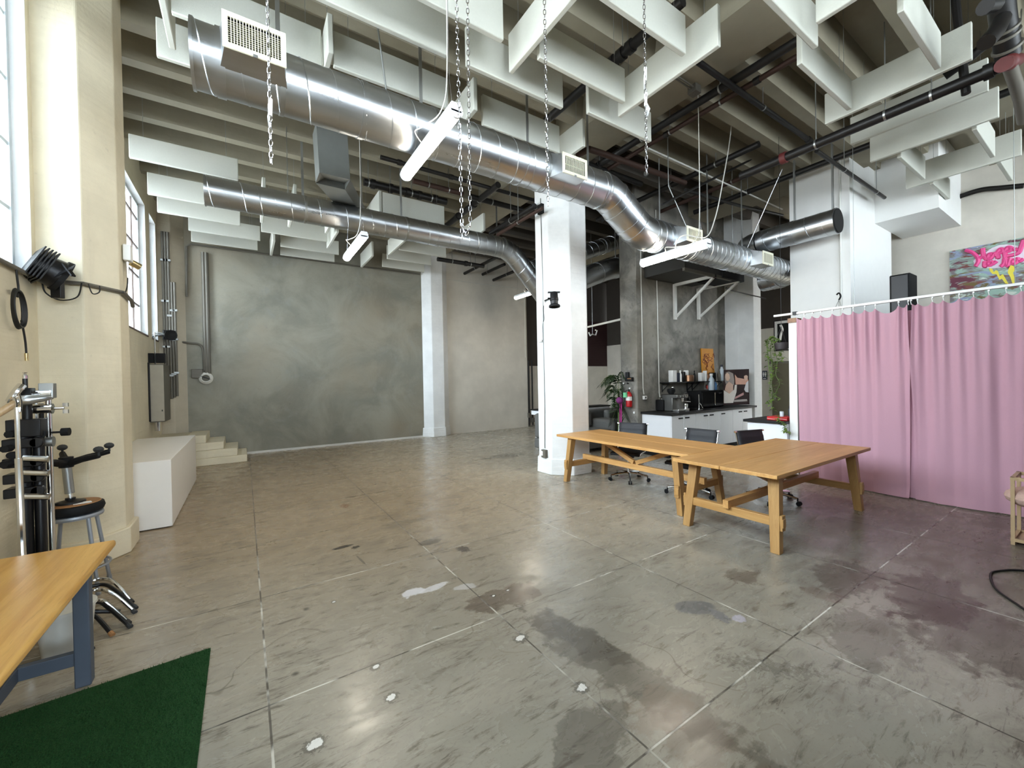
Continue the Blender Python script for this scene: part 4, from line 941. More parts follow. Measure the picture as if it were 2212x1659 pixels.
def bottle(px, z0, pyt, wpx, y, mat, label, nm='bottle', cap=None, square=False, grp=None):
    x = onto(px, y); zt = at(px, pyt, y=y).z; r = abs(onto(px+wpx/2, y)-onto(px-wpx/2, y))/2*.9; h = zt-z0
    t = thing(nm, label, nm.replace('_', ' '), (x, y, z0), grp)
    if square: MB().box(x-r, x+r, y-r*.7, y+r*.7, z0, zt).build('body', mat, t, bevel=min(.01, r*.2))
    else:
        MB().lathe([(r*.9,0),(r,.01),(r,h*.62),(r*.45,h*.8),(r*.42,h*.88)] if cap else [(r*.9,0),(r,.01),(r,h*.94),(r*.85,h)], (x, y, z0), n=14).build('body', mat, t)
        if cap: MB().lathe([(r*.55,h*.87),(r*.55,h)], (x, y, z0), n=12).build('cap', cap, t)
    return t
bottle(1537.5, zt+.001, 807, 7.5, 5.5, M['clear_p'], 'clear spray bottle with a white head on top of the oven', 'spray_bottle', M['white_p'])
bottle(1545, zt+.001, 822, 5.5, 5.52, M['blue_p'], 'pale blue bottle with a dark neck on top of the oven', 'bottle', M['navy_p'])
# shelves
zs = at(1500, 824, y=5.62).z
for a, b_, lb, br in ((1441, 1501, 'black wall shelf above the espresso machine', (1443, 1497)), (1506, 1566, 'black wall shelf above the oven', (1508, 1556))):
    x0, x1 = onto(a, 5.55), onto(b_, 5.55); t = thing('wall_shelf', lb, 'shelf', ((x0+x1)/2, 5.6, zs), 'black shelves over the worktop')
    MB().box(x0, x1, 5.5, 5.75, zs-.02, zs).build('shelf_board', M['black_top'], t)
    for p in br:
        xx = onto(p, 5.6); b = MB(); b.box(xx-.012, xx+.012, 5.735, 5.75, zs-.22, zs-.02); b.box(xx-.012, xx+.012, 5.54, 5.75, zs-.035, zs-.02); b.bar((xx, 5.56, zs-.03), (xx, 5.74, zs-.2), .016, .012); b.build('bracket', M['black_metal'], t)
zs += .001; GS = 'things on the black shelves'
for a in ((1454, 800, 10.5, 5.6, M['white_p'], 'white coffee bag at the left end of the shelf over the espresso machine', 'coffee_bag', None, True), (1464, 805.5, 8, 5.6, M['navy_p'], 'dark navy canister next to the white coffee bag', 'canister', None), (1470.5, 800, 4.6, 5.56, M['white_p'], 'slim white bottle with white cap beside the navy canister', 'bottle', M['white_p']),
          (1477, 803, 6, 5.64, M['black_metal'], 'dark jar behind the copper tin on the shelf', 'jar', None), (1483, 800, 7, 5.7, M['white_p'], 'white mug at the back of the shelf behind the copper tin', 'mug', None), (1488.5, 810, 14, 5.6, M['copper'], 'wide copper brown tin on the shelf over the tap', 'tin', None), (1501, 800.5, 3, 5.62, M['black_plastic'], 'thin dark bottle between the two shelves', 'bottle', M['black_plastic']),
          (1516, 805, 8, 5.6, M['white_p'], 'white carton at the left end of the shelf over the oven', 'carton', None, True), (1523.5, 801, 5.5, 5.58, M['white_p'], 'tall white canister before the orange painting', 'canister', None), (1530, 808, 5, 5.62, M['copper'], 'dark red brown jar before the orange painting', 'jar', None), (1540, 805, 9, 5.62, M['black_plastic'], 'black coffee dripper on the shelf over the oven', 'coffee_dripper', None),
          (1554.3, 800.5, 4.4, 5.6, M['grey_conduit'], 'grey bottle beside the soda siphon on the shelf', 'bottle', M['grey_conduit']), (1560, 788, 6, 5.58, M['clear_p'], 'tall soda siphon with a ball head at the right end of the shelf', 'soda_siphon', M['navy_p'])):
    bottle(a[0], zs, a[1], a[2], a[3], a[4], a[5], a[6], a[7], len(a) > 8, GS)
x = onto(1528, 5.74); z = at(1528, 836, y=5.74).z; b = MB().lathe([(.03,0),(.035,.012),(.02,.02)], (x, 5.745, z), (0,-1,0), 14); b.v = [(q[0], q[1], z+(q[2]-z)*1.6) for q in b.v]; solo('red_wall_hook', b, plain('bright_red', srgb(236,70,60), .4), 'bright red oval holder on the concrete wall below the shelf', 'holder')
# orange painting leaning on the wall behind the shelf
def leaning(name, label, cat, pxs, y, mats, th=.02):
    pts = [at(u, v, y=y) for u, v in pxs]; t = thing(name, label, cat, (pts[3].x, y, min(p.z for p in pts)))
    MB().prism([(p.x, p.z) for p in pts], 0, th, ((1,0,0), (0,0,1), (0,1,0)), (0, y, 0)).build('board', mats, t, smooth=0)
    return t
og = leaning('orange_painting', 'narrow orange painting with dark red brush figures behind the shelf over the oven', 'painting', [(1515, 752.5), (1540.5, 753.5), (1545, 824), (1519, 824)], 5.70, plain('orange_canvas', srgb(208,138,24), .6, var=.15), .025)
b = MB(); rnd = random.Random(4)
for k in range(22):
    u0, v0 = rnd.uniform(1519, 1541), rnd.uniform(760, 800); b.tube(spline([at(u0+rnd.uniform(-3,3), v0+j*rnd.uniform(1.5,4), y=5.697) for j in range(4)], 4), .006, 5)
b.build('brush_figures', plain('dark_red_brush', srgb(120,50,18), .6), og)
# poster standing on the worktop (generic picture: a pale figure at one side, a warm glow behind)
ps = leaning('poster', 'dark poster with a pale dress figure and orange glow standing on the kitchen worktop', 'poster', [(1565, 799), (1618, 797), (1619, 873.5), (1565, 875)], 5.10, plain('poster_dark', srgb(52,36,38), .8, var=.2, spec=.15), .02)
def pf(pts, mat, d, name='printed_shape'):
    P = [at(1430+u/11.06, 740+v/11.06, y=5.10-d) for u, v in pts]; MB().prism([(p.x, p.z) for p in P], 0, .001, ((1,0,0), (0,0,1), (0,1,0)), (0, 5.10-d, 0)).build(name, mat, ps, smooth=0)
pf([(1740,760),(1800,840),(1980,870),(2060,880),(2060,1000),(1760,1000)], plain('print_orange', srgb(176,96,44), .4, var=.4, scale=25), .002)
pf([(1500,800),(1530,710),(1600,690),(1700,740),(1730,900),(1720,1010),(1640,1060),(1530,1000),(1500,900)], plain('print_brown', srgb(84,58,44), .4), .003)
pf([(1515,760),(1560,720),(1610,760),(1625,850),(1590,920),(1540,910),(1515,840)], plain('print_skin', srgb(196,152,122), .4), .004)
pf([(1530,1010),(1600,930),(1700,1010),(1700,1150),(1610,1220),(1500,1140)], plain('print_skin_dark', srgb(170,122,92), .4), .005)
pf([(1480,1140),(1610,1220),(1720,1130),(1740,1010),(1790,1010),(1780,1180),(1700,1440),(1480,1450)], plain('print_dress', srgb(196,188,180), .4, var=.12, scale=30), .006)
pf([(1960,800),(2010,775),(2050,800),(2045,880),(2000,920),(1965,870)], plain('print_skin_far', srgb(184,128,92), .4), .004)
pf([(1965,1120),(2010,960),(2068,905),(2070,1190),(2000,1180)], plain('print_shirt', srgb(180,180,188), .4), .005)
pf([(1750,1300),(1950,1190),(1955,1250),(1740,1350)], plain('print_red', srgb(150,60,66), .4), .003)
pf([(1720,1370),(2030,1350),(2040,1400),(1720,1420)], plain('print_grey', srgb(110,96,96), .4), .003)
# socket boxes and conduits on the concrete wall
for px, lb, py0, py1, box in ((1387, 'pale vertical conduit ending at the white thermostat', 600, 852, True), (1421, 'pale vertical conduit ending at the socket behind the espresso machine', 600, 862, False)):
    a = at(px-2, 620, y=5.735); b_ = at(px+(2 if box else 3), py1-14, y=5.735); c = at(px+(4 if box else 5), py1, y=5.735); solo('wall_conduit', MB().tube([(a.x, 5.735, 5.3), a, b_, c], .011, 8), M['painted_conduit'], lb, 'conduit', 'pale conduits on the concrete wall')
p = at(1392.5, 859, y=5.73); t = thing('wall_mounted_thermostat', 'white thermostat box with a small black display on the concrete wall', 'thermostat', (p.x, 5.72, p.z-.04)); MB().box(p.x-.05, p.x+.05, 5.7, 5.75, p.z-.04, p.z+.04).build('case', M['white_p'], t, bevel=.008); MB().box(p.x-.018, p.x+.018, 5.697, 5.7, p.z-.015, p.z+.02).build('display', M['black_plastic'], t)
p = at(1427, 863, y=5.73); t = thing('wall_socket', 'grey socket box with dark outlets beside the espresso machine', 'socket', (p.x, 5.72, p.z-.05)); MB().box(p.x-.05, p.x+.05, 5.7, 5.75, p.z-.05, p.z+.05).build('case', M['grey_conduit'], t, bevel=.006); MB().box(p.x-.02, p.x+.02, 5.697, 5.7, p.z-.025, p.z+.025).build('outlet', M['white_p'], t)
# on the wall end: box, extinguisher, hooks
XW = 6.945
p = at(1360, 813, x=XW); t = thing('intercom', 'small black two part wall box above the fire extinguisher', 'wall box', (XW, p.y, p.z-.06))
b = MB(); a0 = at(1353, 815, x=XW); a1 = at(1369, 823, x=XW); b.box(XW-.05, XW, a1.y, a0.y, a1.z, a0.z); b.build('lower_box', M['black_plastic'], t, bevel=.006); a0 = at(1353, 804, x=XW); a1 = at(1360, 815, x=XW); MB().box(XW-.04, XW, a1.y, a0.y, a1.z, a0.z).build('upper_box', M['black_metal'], t, bevel=.005); b = MB(); p = at(1359, 818, x=XW-.051); b.box(XW-.053, XW-.05, p.y-.05, p.y+.05, p.z-.01, p.z+.01); b.build('small_label', M['tan'], t)
p = at(1359, 879, x=6.86); zt = at(1359, 846, x=6.86).z; t = thing('wall_mounted_fire_extinguisher', 'red fire extinguisher with a white band on the end of the concrete wall', 'fire extinguisher', (6.86, p.y, p.z))
h = zt-p.z; MB().lathe([(.05,0),(.065,.02),(.065,h*.8),(.045,h*.92),(.02,h)], (6.86, p.y, p.z), n=18).build('cylinder', M['red'], t); MB().lathe([(.0665,h*.42),(.0665,h*.68)], (6.86, p.y, p.z), n=18).build('white_band', M['white_p'], t)
MB().cyl((6.86, p.y, p.z+h), (6.86, p.y, p.z+h+.05), .018, 10).build('valve', M['black_metal'], t); MB().tube(spline([(6.86, p.y, p.z+h+.03), (6.82, p.y+.06, p.z+h), (6.81, p.y+.07, p.z+.1)], 5), .008, 6).build('hose', M['rubber_cable'], t); MB().box(6.92, 6.95, p.y-.03, p.y+.03, p.z+h*.4, p.z+h*.7).build('wall_bracket', M['black_metal'], t)
q = at(1353.5, 853, x=6.82); solo('green_roll', MB().cyl((6.78, q.y, q.z-.05), (6.78, q.y, q.z+.05), .045, 16), M['mint'], 'mint green roll hanging beside the fire extinguisher', 'roll')
q = at(1371, 891, x=XW); solo('round_wall_button', MB().cyl((XW-.02, q.y, q.z), (XW, q.y, q.z), .025, 14), M['white_p'], 'round white button low on the concrete wall end', 'button')  # round push button on the wall end
for i, (u, v, mt, lb) in enumerate(((1348.5, 828, 'white_p', 'small white hook under the black wall box'), (1357, 828, 'black_plastic', 'small dark hook under the black wall box'), (1362, 839, 'white_p', 'small white hook just over the fire extinguisher'))):
    q = at(u, v, x=XW); solo('wall_hook', MB().lathe([(.014,0),(.014,.02),(.02,.03)], (XW, q.y, q.z), (-1,0,0), 10), M[mt], lb, 'hook')
# magenta hobby stick leaning on the wall end
t = thing('magenta_stand', 'magenta double pole with a round fluffy head leaning by the fire extinguisher', 'stand', at(1347, 960, x=6.7)); a = at(1349, 868, x=6.75)
for d in (-.02, .02): MB().tube([(6.65, a.y+.05+d, 0), (6.75, a.y+.1+d, a.z)], .011, 8).build('pole', M['magenta'], t)
c = at(1338.5, 865, x=6.7); MB().ball(c, .075, 14).build('round_head', plain('purple_head', srgb(120,40,110), .6, var=.5, scale=40), t); MB().tube([c, (6.75, a.y+.1, a.z)], .01, 6).build('neck', M['magenta'], t)
# palm
def palm():
    base = at(1337, 930, y=6.32); base.z = 0; t = thing('palm_plant', 'dark green palm leaves reaching out from behind the concrete wall end', 'plant', base)
    MB().lathe([(.13,0),(.17,.3),(.16,.31)], base, n=16).build('pot', M['black_plastic'], t); rnd = random.Random(2); st = MB(); lf = MB(); top = base+Vector((0,0,1.35)); st.tube([base+Vector((0,0,.2)), base+Vector((.03,.02,.8)), top], [.03,.025,.02], 8)
    for k in range(24):
        a = rnd.uniform(0, 6.28); el = rnd.uniform(-.5, 1.1); L = rnd.uniform(.3, .5); d = Vector((math.cos(a)*math.cos(el), math.sin(a)*math.cos(el)*.7, math.sin(el)))
        o = top+Vector((0,0,rnd.uniform(-.55,.25))); P = spline([o, o+d*L*.5+Vector((0,0,.05)), o+d*L+Vector((0,0,-.14))], 6); st.tube(P, .005, 5)
        for i in range(2, len(P)-1):
            tt = (P[i+1]-P[i]).normalized(); s = tt.cross(Vector((0,0,1))).normalized()
            for sg in (-1, 1): q = P[i]; e_ = q+s*sg*.13+tt*.12-Vector((0,0,.07)); m = (q+e_)/2; lf.add([q, m+tt*.022+Vector((0,0,.008)), e_, m-tt*.022], [(0,1,2,3)])
    st.build('stem', M['stem'], t); o = lf.build('leaves', M['leaf_dark'], t, solid=.001); o['kind'] = 'stuff'
palm()
# sofa and console behind it
zs = .42; t = thing('sofa', 'grey sofa half hidden behind the white column and the concrete wall end', 'sofa', (6.3, 7.0, 0)); x0, x1, y0, y1 = 5.5, 8.2, 6.5, 7.5
MB().box(x0, x1, y0, y1, .08, .3).build('base', M['sofa'], t, bevel=.03); MB().box(x0, x1, y1-.25, y1, .3, .86).build('backrest', M['sofa'], t, bevel=.06)
for a, b_ in ((x0+.0, 6.25), (6.26, 6.98), (7.46, x1)): MB().box(a, b_, y0, y1-.2, .3, .47).build('seat_cushion', M['sofa'], t, bevel=.05); MB().box(a+.02, b_-.02, y1-.4, y1-.2, .47, .84).build('back_cushion', M['sofa'], t, bevel=.06)
MB().box(6.99, 7.45, y0-.02, y1-.2, .08, .665).build('armrest', M['sofa'], t, bevel=.06)
for x in (x0+.1, x1-.1):
    for y in (y0+.1, y1-.1): MB().box(x-.03, x+.03, y-.03, y+.03, 0, .09).build('foot', M['black_plastic'], t)
za = at(1300, 876, y=8.2).z; t = thing('console_table', 'long low white console with black edge behind the grey sofa', 'table', (7.4, 8.3, 0)); MB().box(6.2, 8.75, 8.2, 8.6, za-.03, za).build('top', M['black_top'], t); MB().box(6.22, 8.73, 8.22, 8.58, za-.14, za-.03).build('apron', M['white_lam'], t); MB().tube([(6.22, 8.21, za-.09), (8.73, 8.21, za-.09)], .012, 8).build('front_rail', M['grey_conduit'], t)
for x in (6.35, 8.6):
    for y in (8.28, 8.52): MB().box(x-.03, x+.03, y-.03, y+.03, 0, za-.14).build('leg', M['white_lam'], t)
# red slatted blind window high on the dark wall, track over it
YD2 = YF+.33; a = at(1274, 700, y=YD2); b_ = at(1341, 783, y=YD2)
bl = MB(); zt = a.z+.05; bl.box(a.x-1.2, b_.x+.5, YD2-.015, YD2+.015, 2.13, zt)
w = struct('window_9', bl, M['blind']); s = MB(); z = 2.16
while z < zt: s.box(a.x-1.2, b_.x+.5, YD2-.03, YD2-.014, z, z+.045); z += .07
s.build('blind_slats', M['blind'], w)
a = at(1272, 706, y=9.0); b_ = at(1341, 690, y=6.9); solo('ceiling_track', MB().bar(a, b_, .04, .05, ext=.6), M['painted_conduit'], 'pale rail hung over the dark red slatted blind behind the white column', 'rail')
p = at(1280, 722, y=8.0); t = thing('wall_bracket', 'white forked bracket hanging before the dark red blind', 'bracket', p); b = MB(); b.tube([at(1272, 718, y=8), at(1275, 725, y=8), p, at(1287, 724, y=8), at(1290, 714, y=8), at(1286, 713, y=8)], .018, 8); b.build('fork', M['white_p'], t); b = MB(); b.tube([p, (p.x, p.y, 5.55)], .004, 5); b.build('hanging_wire', M['galv_dull'], t)
# conduits + low boxes by the far opening
for u, lb, v1 in ((1142, 'left one of two dark vertical conduits beside the far opening', 897), (1149, 'right one of two dark vertical conduits beside the far opening', 907)):
    p = at(u, 800, y=YF+.0); q = at(u, v1, y=YF); x = p.x; t = thing('wall_conduit', lb, 'conduit', (x, YF-.02, .1), 'dark conduits at the far opening'); MB().tube([(x, YF-.0, .05), (x, YF-.0, 2.3)], .025, 8).build('pipe_run', M['steel_dark'], t); MB().box(x-.07, x+.07, YF-.06, YF+.02, q.z-.08, q.z+.08).build('outlet_box', M['grey_conduit'], t)
# air handler on wall brackets
a = at(1452, 605, y=5.3); zb_ = at(1500, 612, y=5.3).z
t = thing('air_handler', 'dark air handler box on white steel wall brackets over the kitchen', 'air handler', (8.2, 5.3, zb_))
x0 = at(1455, 606, y=5.0).x; x1 = at(1562, 606, y=5.0).x
MB().box(x0, x1-.1, 4.75, 5.7, zb_+.06, zb_+.62).build('unit_body', M['galv_dark'], t); MB().box(x1-.5, x1+.35, 4.72, 5.3, zb_+.02, zb_+.5).build('black_panel', M['black_plastic'], t)
for u0 in (1459, 1510):
    xa = at(u0, 640, y=5.7).x; zl = at(u0, 690, y=5.7).z; b = MB(); b.box(xa-.04, xa+.04, 5.69, 5.74, zl, zb_+.05); b.box(xa-.03, xa+.03, 4.75, 5.7, zb_, zb_+.06); b.bar((xa, 5.7, zl+.05), (xa, 4.8, zb_), .05, .04); b.build('support_bracket', M['painted_conduit'], t)
MB().box(x0, x1-.1, 4.75, 4.8, zb_, zb_+.06).build('front_rail', M['grey_conduit'], t)
a = at(1568, 622, y=5.16); b_ = at(1655, 645, y=5.16); solo('wall_conduit', MB().tube([a, at(1573, 626, y=5.16), b_], .014, 6), M['steel_dark'], 'thin black conduit slanting across the white kitchen column', 'conduit')
# things beyond the bar: sign, framed art, door, plants
XR2 = 12.4
a = at(1643.5, 697, x=XR2); 
p0 = at(1647, 801, x=12.39); p1 = at(1657.5, 820, x=12.39); t = thing('restroom_sign', 'small navy restroom sign with two white figures on the wall past the kitchen', 'sign', (12.385, (p0.y+p1.y)/2, p1.z)); MB().box(12.375, 12.395, p1.y, p0.y, p1.z, p0.z).build('sign_plate', M['navy_p'], t); b = MB(); hh = p0.z-p1.z
for f in (.3, .7):
    y = p1.y+(p0.y-p1.y)*f; b.ball((12.372, y, p0.z-hh*.18), hh*.055, 8); b.box(12.368, 12.374, y-hh*.07, y+hh*.07, p0.z-hh*.5, p0.z-hh*.26); b.box(12.368, 12.374, y-hh*.035, y+hh*.035, p0.z-hh*.68, p0.z-hh*.5)
b.box(12.368, 12.374, p1.y+hh*.1, p0.y-hh*.1, p1.z+hh*.1, p1.z+hh*.17); b.build('white_figures', M['white_p'], t)
a = at(1668, 786, x=12.39); b_ = at(1706, 800, x=12.39); dr = MB().box(12.36, 12.4, b_.y-.2, a.y, 0, a.z); d = struct('door_1', dr, plain('olive_door', srgb(96,90,70), .6))
MB().box(12.34, 12.36, a.y-.1, a.y-.06, .95, 1.1).build('door_handle', M['galv_dull'], d); MB().box(12.35, 12.4, b_.y-.2, a.y+.06, a.z, a.z+.06).build('door_frame', M['grey_conduit'], d)
a = at(1671, 693, x=12.36); b_ = at(1702, 757, x=12.36); t = thing('framed_picture', 'black framed picture with a pale upright shape, behind the hanging plant pot', 'picture', (12.36, b_.y, b_.z)); MB().box(12.36, 12.395, b_.y-.12, a.y, b_.z, a.z).build('frame', M['black_metal'], t); MB().box(12.35, 12.36, b_.y-.1, a.y-.03, b_.z+.03, a.z-.03).build('mat_board', M['white_p'], t); MB().box(12.345, 12.35, b_.y-.1, a.y-.1, b_.z+.05, a.z-.1).build('print', M['black_plastic'], t)
b = MB(); b.tube(spline([at(1685, 735, x=12.34), at(1687, 722, x=12.34), at(1690, 712, x=12.34), at(1686, 702, x=12.34)], 5), .03, 6); b.build('pale_shape', M['white_p'], t)
XP = 7.35; c = at(1688, 748, x=XP)
t = thing('hanging_plant', 'trailing yellow green pothos in a dark hanging pot above the bar counter', 'plant', c); MB().lathe([(.05,-.07),(.09,-.05),(.105,.05),(.1,.06),(.09,.05)], c, n=18).build('pot', plain('dark_pot', srgb(44,38,40), .6), t)
b = MB()
for k in range(3): w = k*2.1; b.tube([c+Vector((.1*math.cos(w), .1*math.sin(w), .05)), c+Vector((0,0,.32))], .003, 5)
b.tube([c+Vector((0,0,.32)), (c.x, c.y, 5.5)], .003, 5); b.build('pot_hanger', M['black_metal'], t)
rnd = random.Random(11); st = MB(); lf = MB()
def leaf(q, s):
    a = rnd.uniform(0, 6.28); d = Vector((math.cos(a), math.sin(a), -.5)).normalized(); sd = d.cross(Vector((0,0,1))).normalized(); m = q+d*s*.45+Vector((0,0,s*.1))
    lf.add([q, q+d*s*.3+sd*s*.38, m+sd*s*.3, q+d*s*1.05, m-sd*s*.3, q+d*s*.3-sd*s*.38, m+Vector((0,0,.004))], [(0,1,6),(1,2,6),(2,3,6),(3,4,6),(4,5,6),(5,0,6)])
for pts in ([(1684,738),(1670,728),(1660,735),(1658,760),(1660,790),(1664,820),(1662,850),(1666,872),(1670,886)], [(1686,738),(1672,732),(1664,748),(1666,775),(1668,800),(1667,830),(1671,860),(1662,865),(1655,870)], [(1684,738),(1668,726),(1656,742),(1660,775),(1663,812)], [(1690,756),(1686,765),(1690,775),(1682,782)], [(1680,738),(1672,740),(1674,760),(1679,780),(1676,810),(1684,828),(1675,852),(1686,862)], [(1684,896),(1681,905),(1690,914),(1697,926),(1700,934)]):
    P = spline([at(u, v, x=XP-(.33 if v0 > 890 else .0) if False else XP-(.36 if pts[0][1] > 880 else .05)) for (u, v) in pts for v0 in (0,)], 7); st.tube(P, .004, 5)
    for i in range(2, len(P), 1):
        if rnd.random() < .8: leaf(P[i]+Vector((rnd.uniform(-.02,.02), rnd.uniform(-.02,.02), 0)), rnd.uniform(.05, .085))
st.build('vine', M['stem'], t); o = lf.build('leaves', M['leaf_pale'], t, smooth=0, solid=.001); o['kind'] = 'stuff'
# a hook with wires hung from the ceiling beside the enclosure, thin conduit on it
a = at(1812, 640, x=8.85); t = thing('hanging_hook', 'empty dark plant hanger hook over the curtain rail before the white enclosure', 'hook', a); b = MB(); b.tube(spline([at(1812, 648, x=8.0), at(1816, 640, x=8.0), at(1812, 633, x=8.0), at(1807, 637, x=8.0)], 5), .012, 7); b.build('hook', M['black_metal'], t); b = MB()
for u in (1803, 1812, 1820): b.tube([at(1812, 648, x=8.0), at(u, 668, x=8.0)], .004, 5)
b.build('hanger_wire', M['galv_dull'], t)
a = at(1815, 492, x=8.88); b_ = at(1817, 668, x=8.88); solo('wall_conduit', MB().tube([(8.88, a.y, 5.5), a, (8.88, a.y, b_.z-1.6)], .016, 8), M['painted_conduit'], 'pale conduit running down the white enclosure below the open duct end', 'conduit')
# ------------------------------------------------------------------ left wall fittings
XW = XL
p = [at(-30, 535, x=XW+.03), at(36, 568, x=XW+.03), at(80, 583, x=XW+.03)]
Yc = 5.205-.02
pc = [(-1.45, 3.6, 2.555), (-1.45, 5.10, 2.555), (-1.42, 5.145, 2.555), (-1.18, 5.135, 2.555), (-.972, 5.44, 2.555), (-.972, 5.78, 2.53), (-.975, 5.84, 2.48)]
solo('wall_conduit', MB().tube(pc, .018, 8), M['grey_conduit'], 'grey conduit along the window ledge, wrapping the cream pillar', 'conduit')
# par can flood lamp on the ledge
def flood(c, aim, label, s=1.0, yoke=True):
    c = Vector(c); a = Vector(aim).normalized(); t = thing('stage_floodlight', label, 'stage light', c, 'black stage lights on the left wall')
    MB().lathe([(.05*s,-.13*s),(.085*s,-.12*s),(.1*s,-.02*s),(.105*s,.02*s)], c, a, 20).build('lamp_body', M['black_metal'], t)
    b = MB(); b.lathe([(.115*s,.02*s),(.12*s,.05*s),(.1*s,.05*s),(.098*s,.03*s)], c, a, 20); b.build('front_ring', M['black_plastic'], t)
    MB().lathe([(.098*s,.03*s),(.098*s,.034*s)], c, a, 20).build('lens', M['void'], t)
    u = a.orthogonal().normalized() if abs(a.z) > .9 else a.cross(Vector((0,0,1))).normalized(); w = u.cross(a)
    b = MB()
    for k in range(5): b.obox(c-a*(.05+.018*k)*s, u*.112*s, w*.11*s, a*.004*s)
    b.build('cooling_fins', M['black_metal'], t)
    return t, u, w
L1 = at(118, 590, y=5.02)
t, u, w = flood(L1, (.80, .42, -.45), 'black finned floodlight clamped to the conduit at the near window corner', 1.2)
b = MB()
for sgn in (-1, 1): b.obox(L1+Vector((0,0,-.02))+u*.145*sgn, u*.006, w*.02, Vector((.1,-.08,.05)))
b.bar(L1+u*.15+Vector((.02,0,.06)), L1+u*.28+Vector((.03,.05,-.05)), .03, .012); b.build('yoke', M['black_metal'], t)
MB().obox(L1+Vector((.02,-.02,-.13)), (.035,-.02,0), (.01,.016,0), (0,0,.085)).build('mount_plate', M['black_metal'], t, bevel=.004)
b = MB(); b.tube(spline([L1+Vector((-.08,.02,-.08)), L1+Vector((-.06,.02,-.17)), L1+Vector((.02,.04,-.22)), L1+Vector((.12,.05,-.18)), L1+Vector((.14,.09,-.05))], 6), .006, 6); b.tube(spline([L1+Vector((.18,.1,-.05)), L1+Vector((.2,.12,-.13)), L1+Vector((.24,.14,-.11)), L1+Vector((.24,.16,-.05))], 6), .005, 6); b.build('power_lead', M['rubber_cable'], t)
L2 = at(368, 724, y=10.9); t, u, w = flood(L2, (.35, -.92, -.1), 'black stage lamp above the grey electrical box near the far corner', .9)
MB().tube([L2, L2+Vector((-.2,.05,.0)), L2+Vector((-.3,.1,-.03))], .02, 8).build('mount_arm', M['black_metal'], t)
b = MB()
for q in ((-.22, .02, .06), (-.25, -.02, .03), (-.26, .0, -.02)): b.tube([L2+Vector((-.06,0,.01)), L2+Vector(q)], .008, 6)
b.build('barn_rods', M['galv_dull'], t)
# coiled cable on the parapet
t = thing('hanging_cable', 'black cable with a coil and metal plug hanging from the window ledge conduit', 'cable', at(57, 775, x=XW+.04)); X1 = XW+.035
b = MB(); b.tube(spline([at(u_, v_, x=X1) for u_, v_ in ((34,575),(37,600),(40,625),(38,642))], 6), .007, 6); c = at(37, 667, x=X1)
for k in range(4):
    rx, rz, dx = .085+.006*k, .15-.004*k, .006*k; b.tube([(X1+dx, c.y+(.0+rx*math.cos(q)), c.z+rz*math.sin(q)-.02*math.cos(q)) for q in [2*PI*j/28 for j in range(28)]], .007, 6, closed=True)
b.tube(spline([at(u_, v_, x=X1) for u_, v_ in ((46,692),(51,715),(55,740),(57,764))], 6), .007, 6); b.build('cable_loop', M['rubber_cable'], t)
MB().cyl(at(57, 763, x=X1), at(58, 779, x=X1), .012, 12).build('plug', M['brass'], t)
# sensor box on pillar edge with small lamp
q = at(273, 547, x=-.97); t = thing('sensor_box', 'white sensor box with a little lamp head on the pillar edge by the far window', 'sensor', q); MB().box(-.99, -.93, q.y-.05, q.y+.06, q.z-.08, q.z+.08).build('box_body', M['white_p'], t, bevel=.008); MB().cyl(q+Vector((.02,.08,-.07)), q+Vector((.08,.12,-.1)), .035, 14).build('lamp_head', M['brass'], t); MB().tube([q+Vector((0,.02,-.08)), q+Vector((0,.03,-.24))], .014, 8).build('nipple', M['chrome'], t)
MB().tube(spline([q+Vector((0,.03,-.22)), q+Vector((.0,.0,-.33)), q+Vector((0,-.1,-.42)), q+Vector((0,-.2,-.43))], 6), .006, 6).build('lead', M['rubber_cable'], t)
# electrical box + conduits at the corner pilaster
e0 = at(334, 790, x=-1.30); YE = 9.9
a = at(335, 786, x=-1.28); b_ = at(358, 786, x=-1.28)
t = thing('electrical_box', 'tall grey electrical box on the wall above the white platform', 'electrical box', (-1.38, 10.3, 1.15))
zt = at(345, 786, y=9.95).z; zb2 = at(346, 912, y=9.95).z
MB().box(-1.475, -1.26, 9.98, 10.7, zb2, zt).build('box_body', M['grey_conduit'], t, bevel=.008); MB().box(-1.47, -1.262, 9.965, 9.98, zb2+.02, zt-.02).build('box_door', plain('box_grey', srgb(164,158,144), .5), t); MB().box(-1.30, -1.285, 9.96, 9.968, zb2+.2, zb2+.23).build('latch', M['black_metal'], t)
b = MB(); b.box(-1.476, -1.40, 9.99, 10.1, zt+.02, zt+.2); b.box(-1.37, -1.24, 9.99, 10.1, zt+.02, zt+.2); b.build('black_switch', M['black_plastic'], t); b = MB(); b.tube([(-1.375, 10.02, zb2), (-1.375, 10.02, .8)], .04, 10); b.build('lower_pipe', M['chrome'], t); MB().tube([(-1.385, 10.04, zt), (-1.385, 10.04, zt+.6)], .012, 6).build('upper_pipe', M['galv_dull'], t)
b = MB(); b.tube([(-1.47, 9.95, zb2+.02), (-1.47, 9.95, zt+.02)], .02, 6); b.build('side_conduit', M['black_metal'], t)
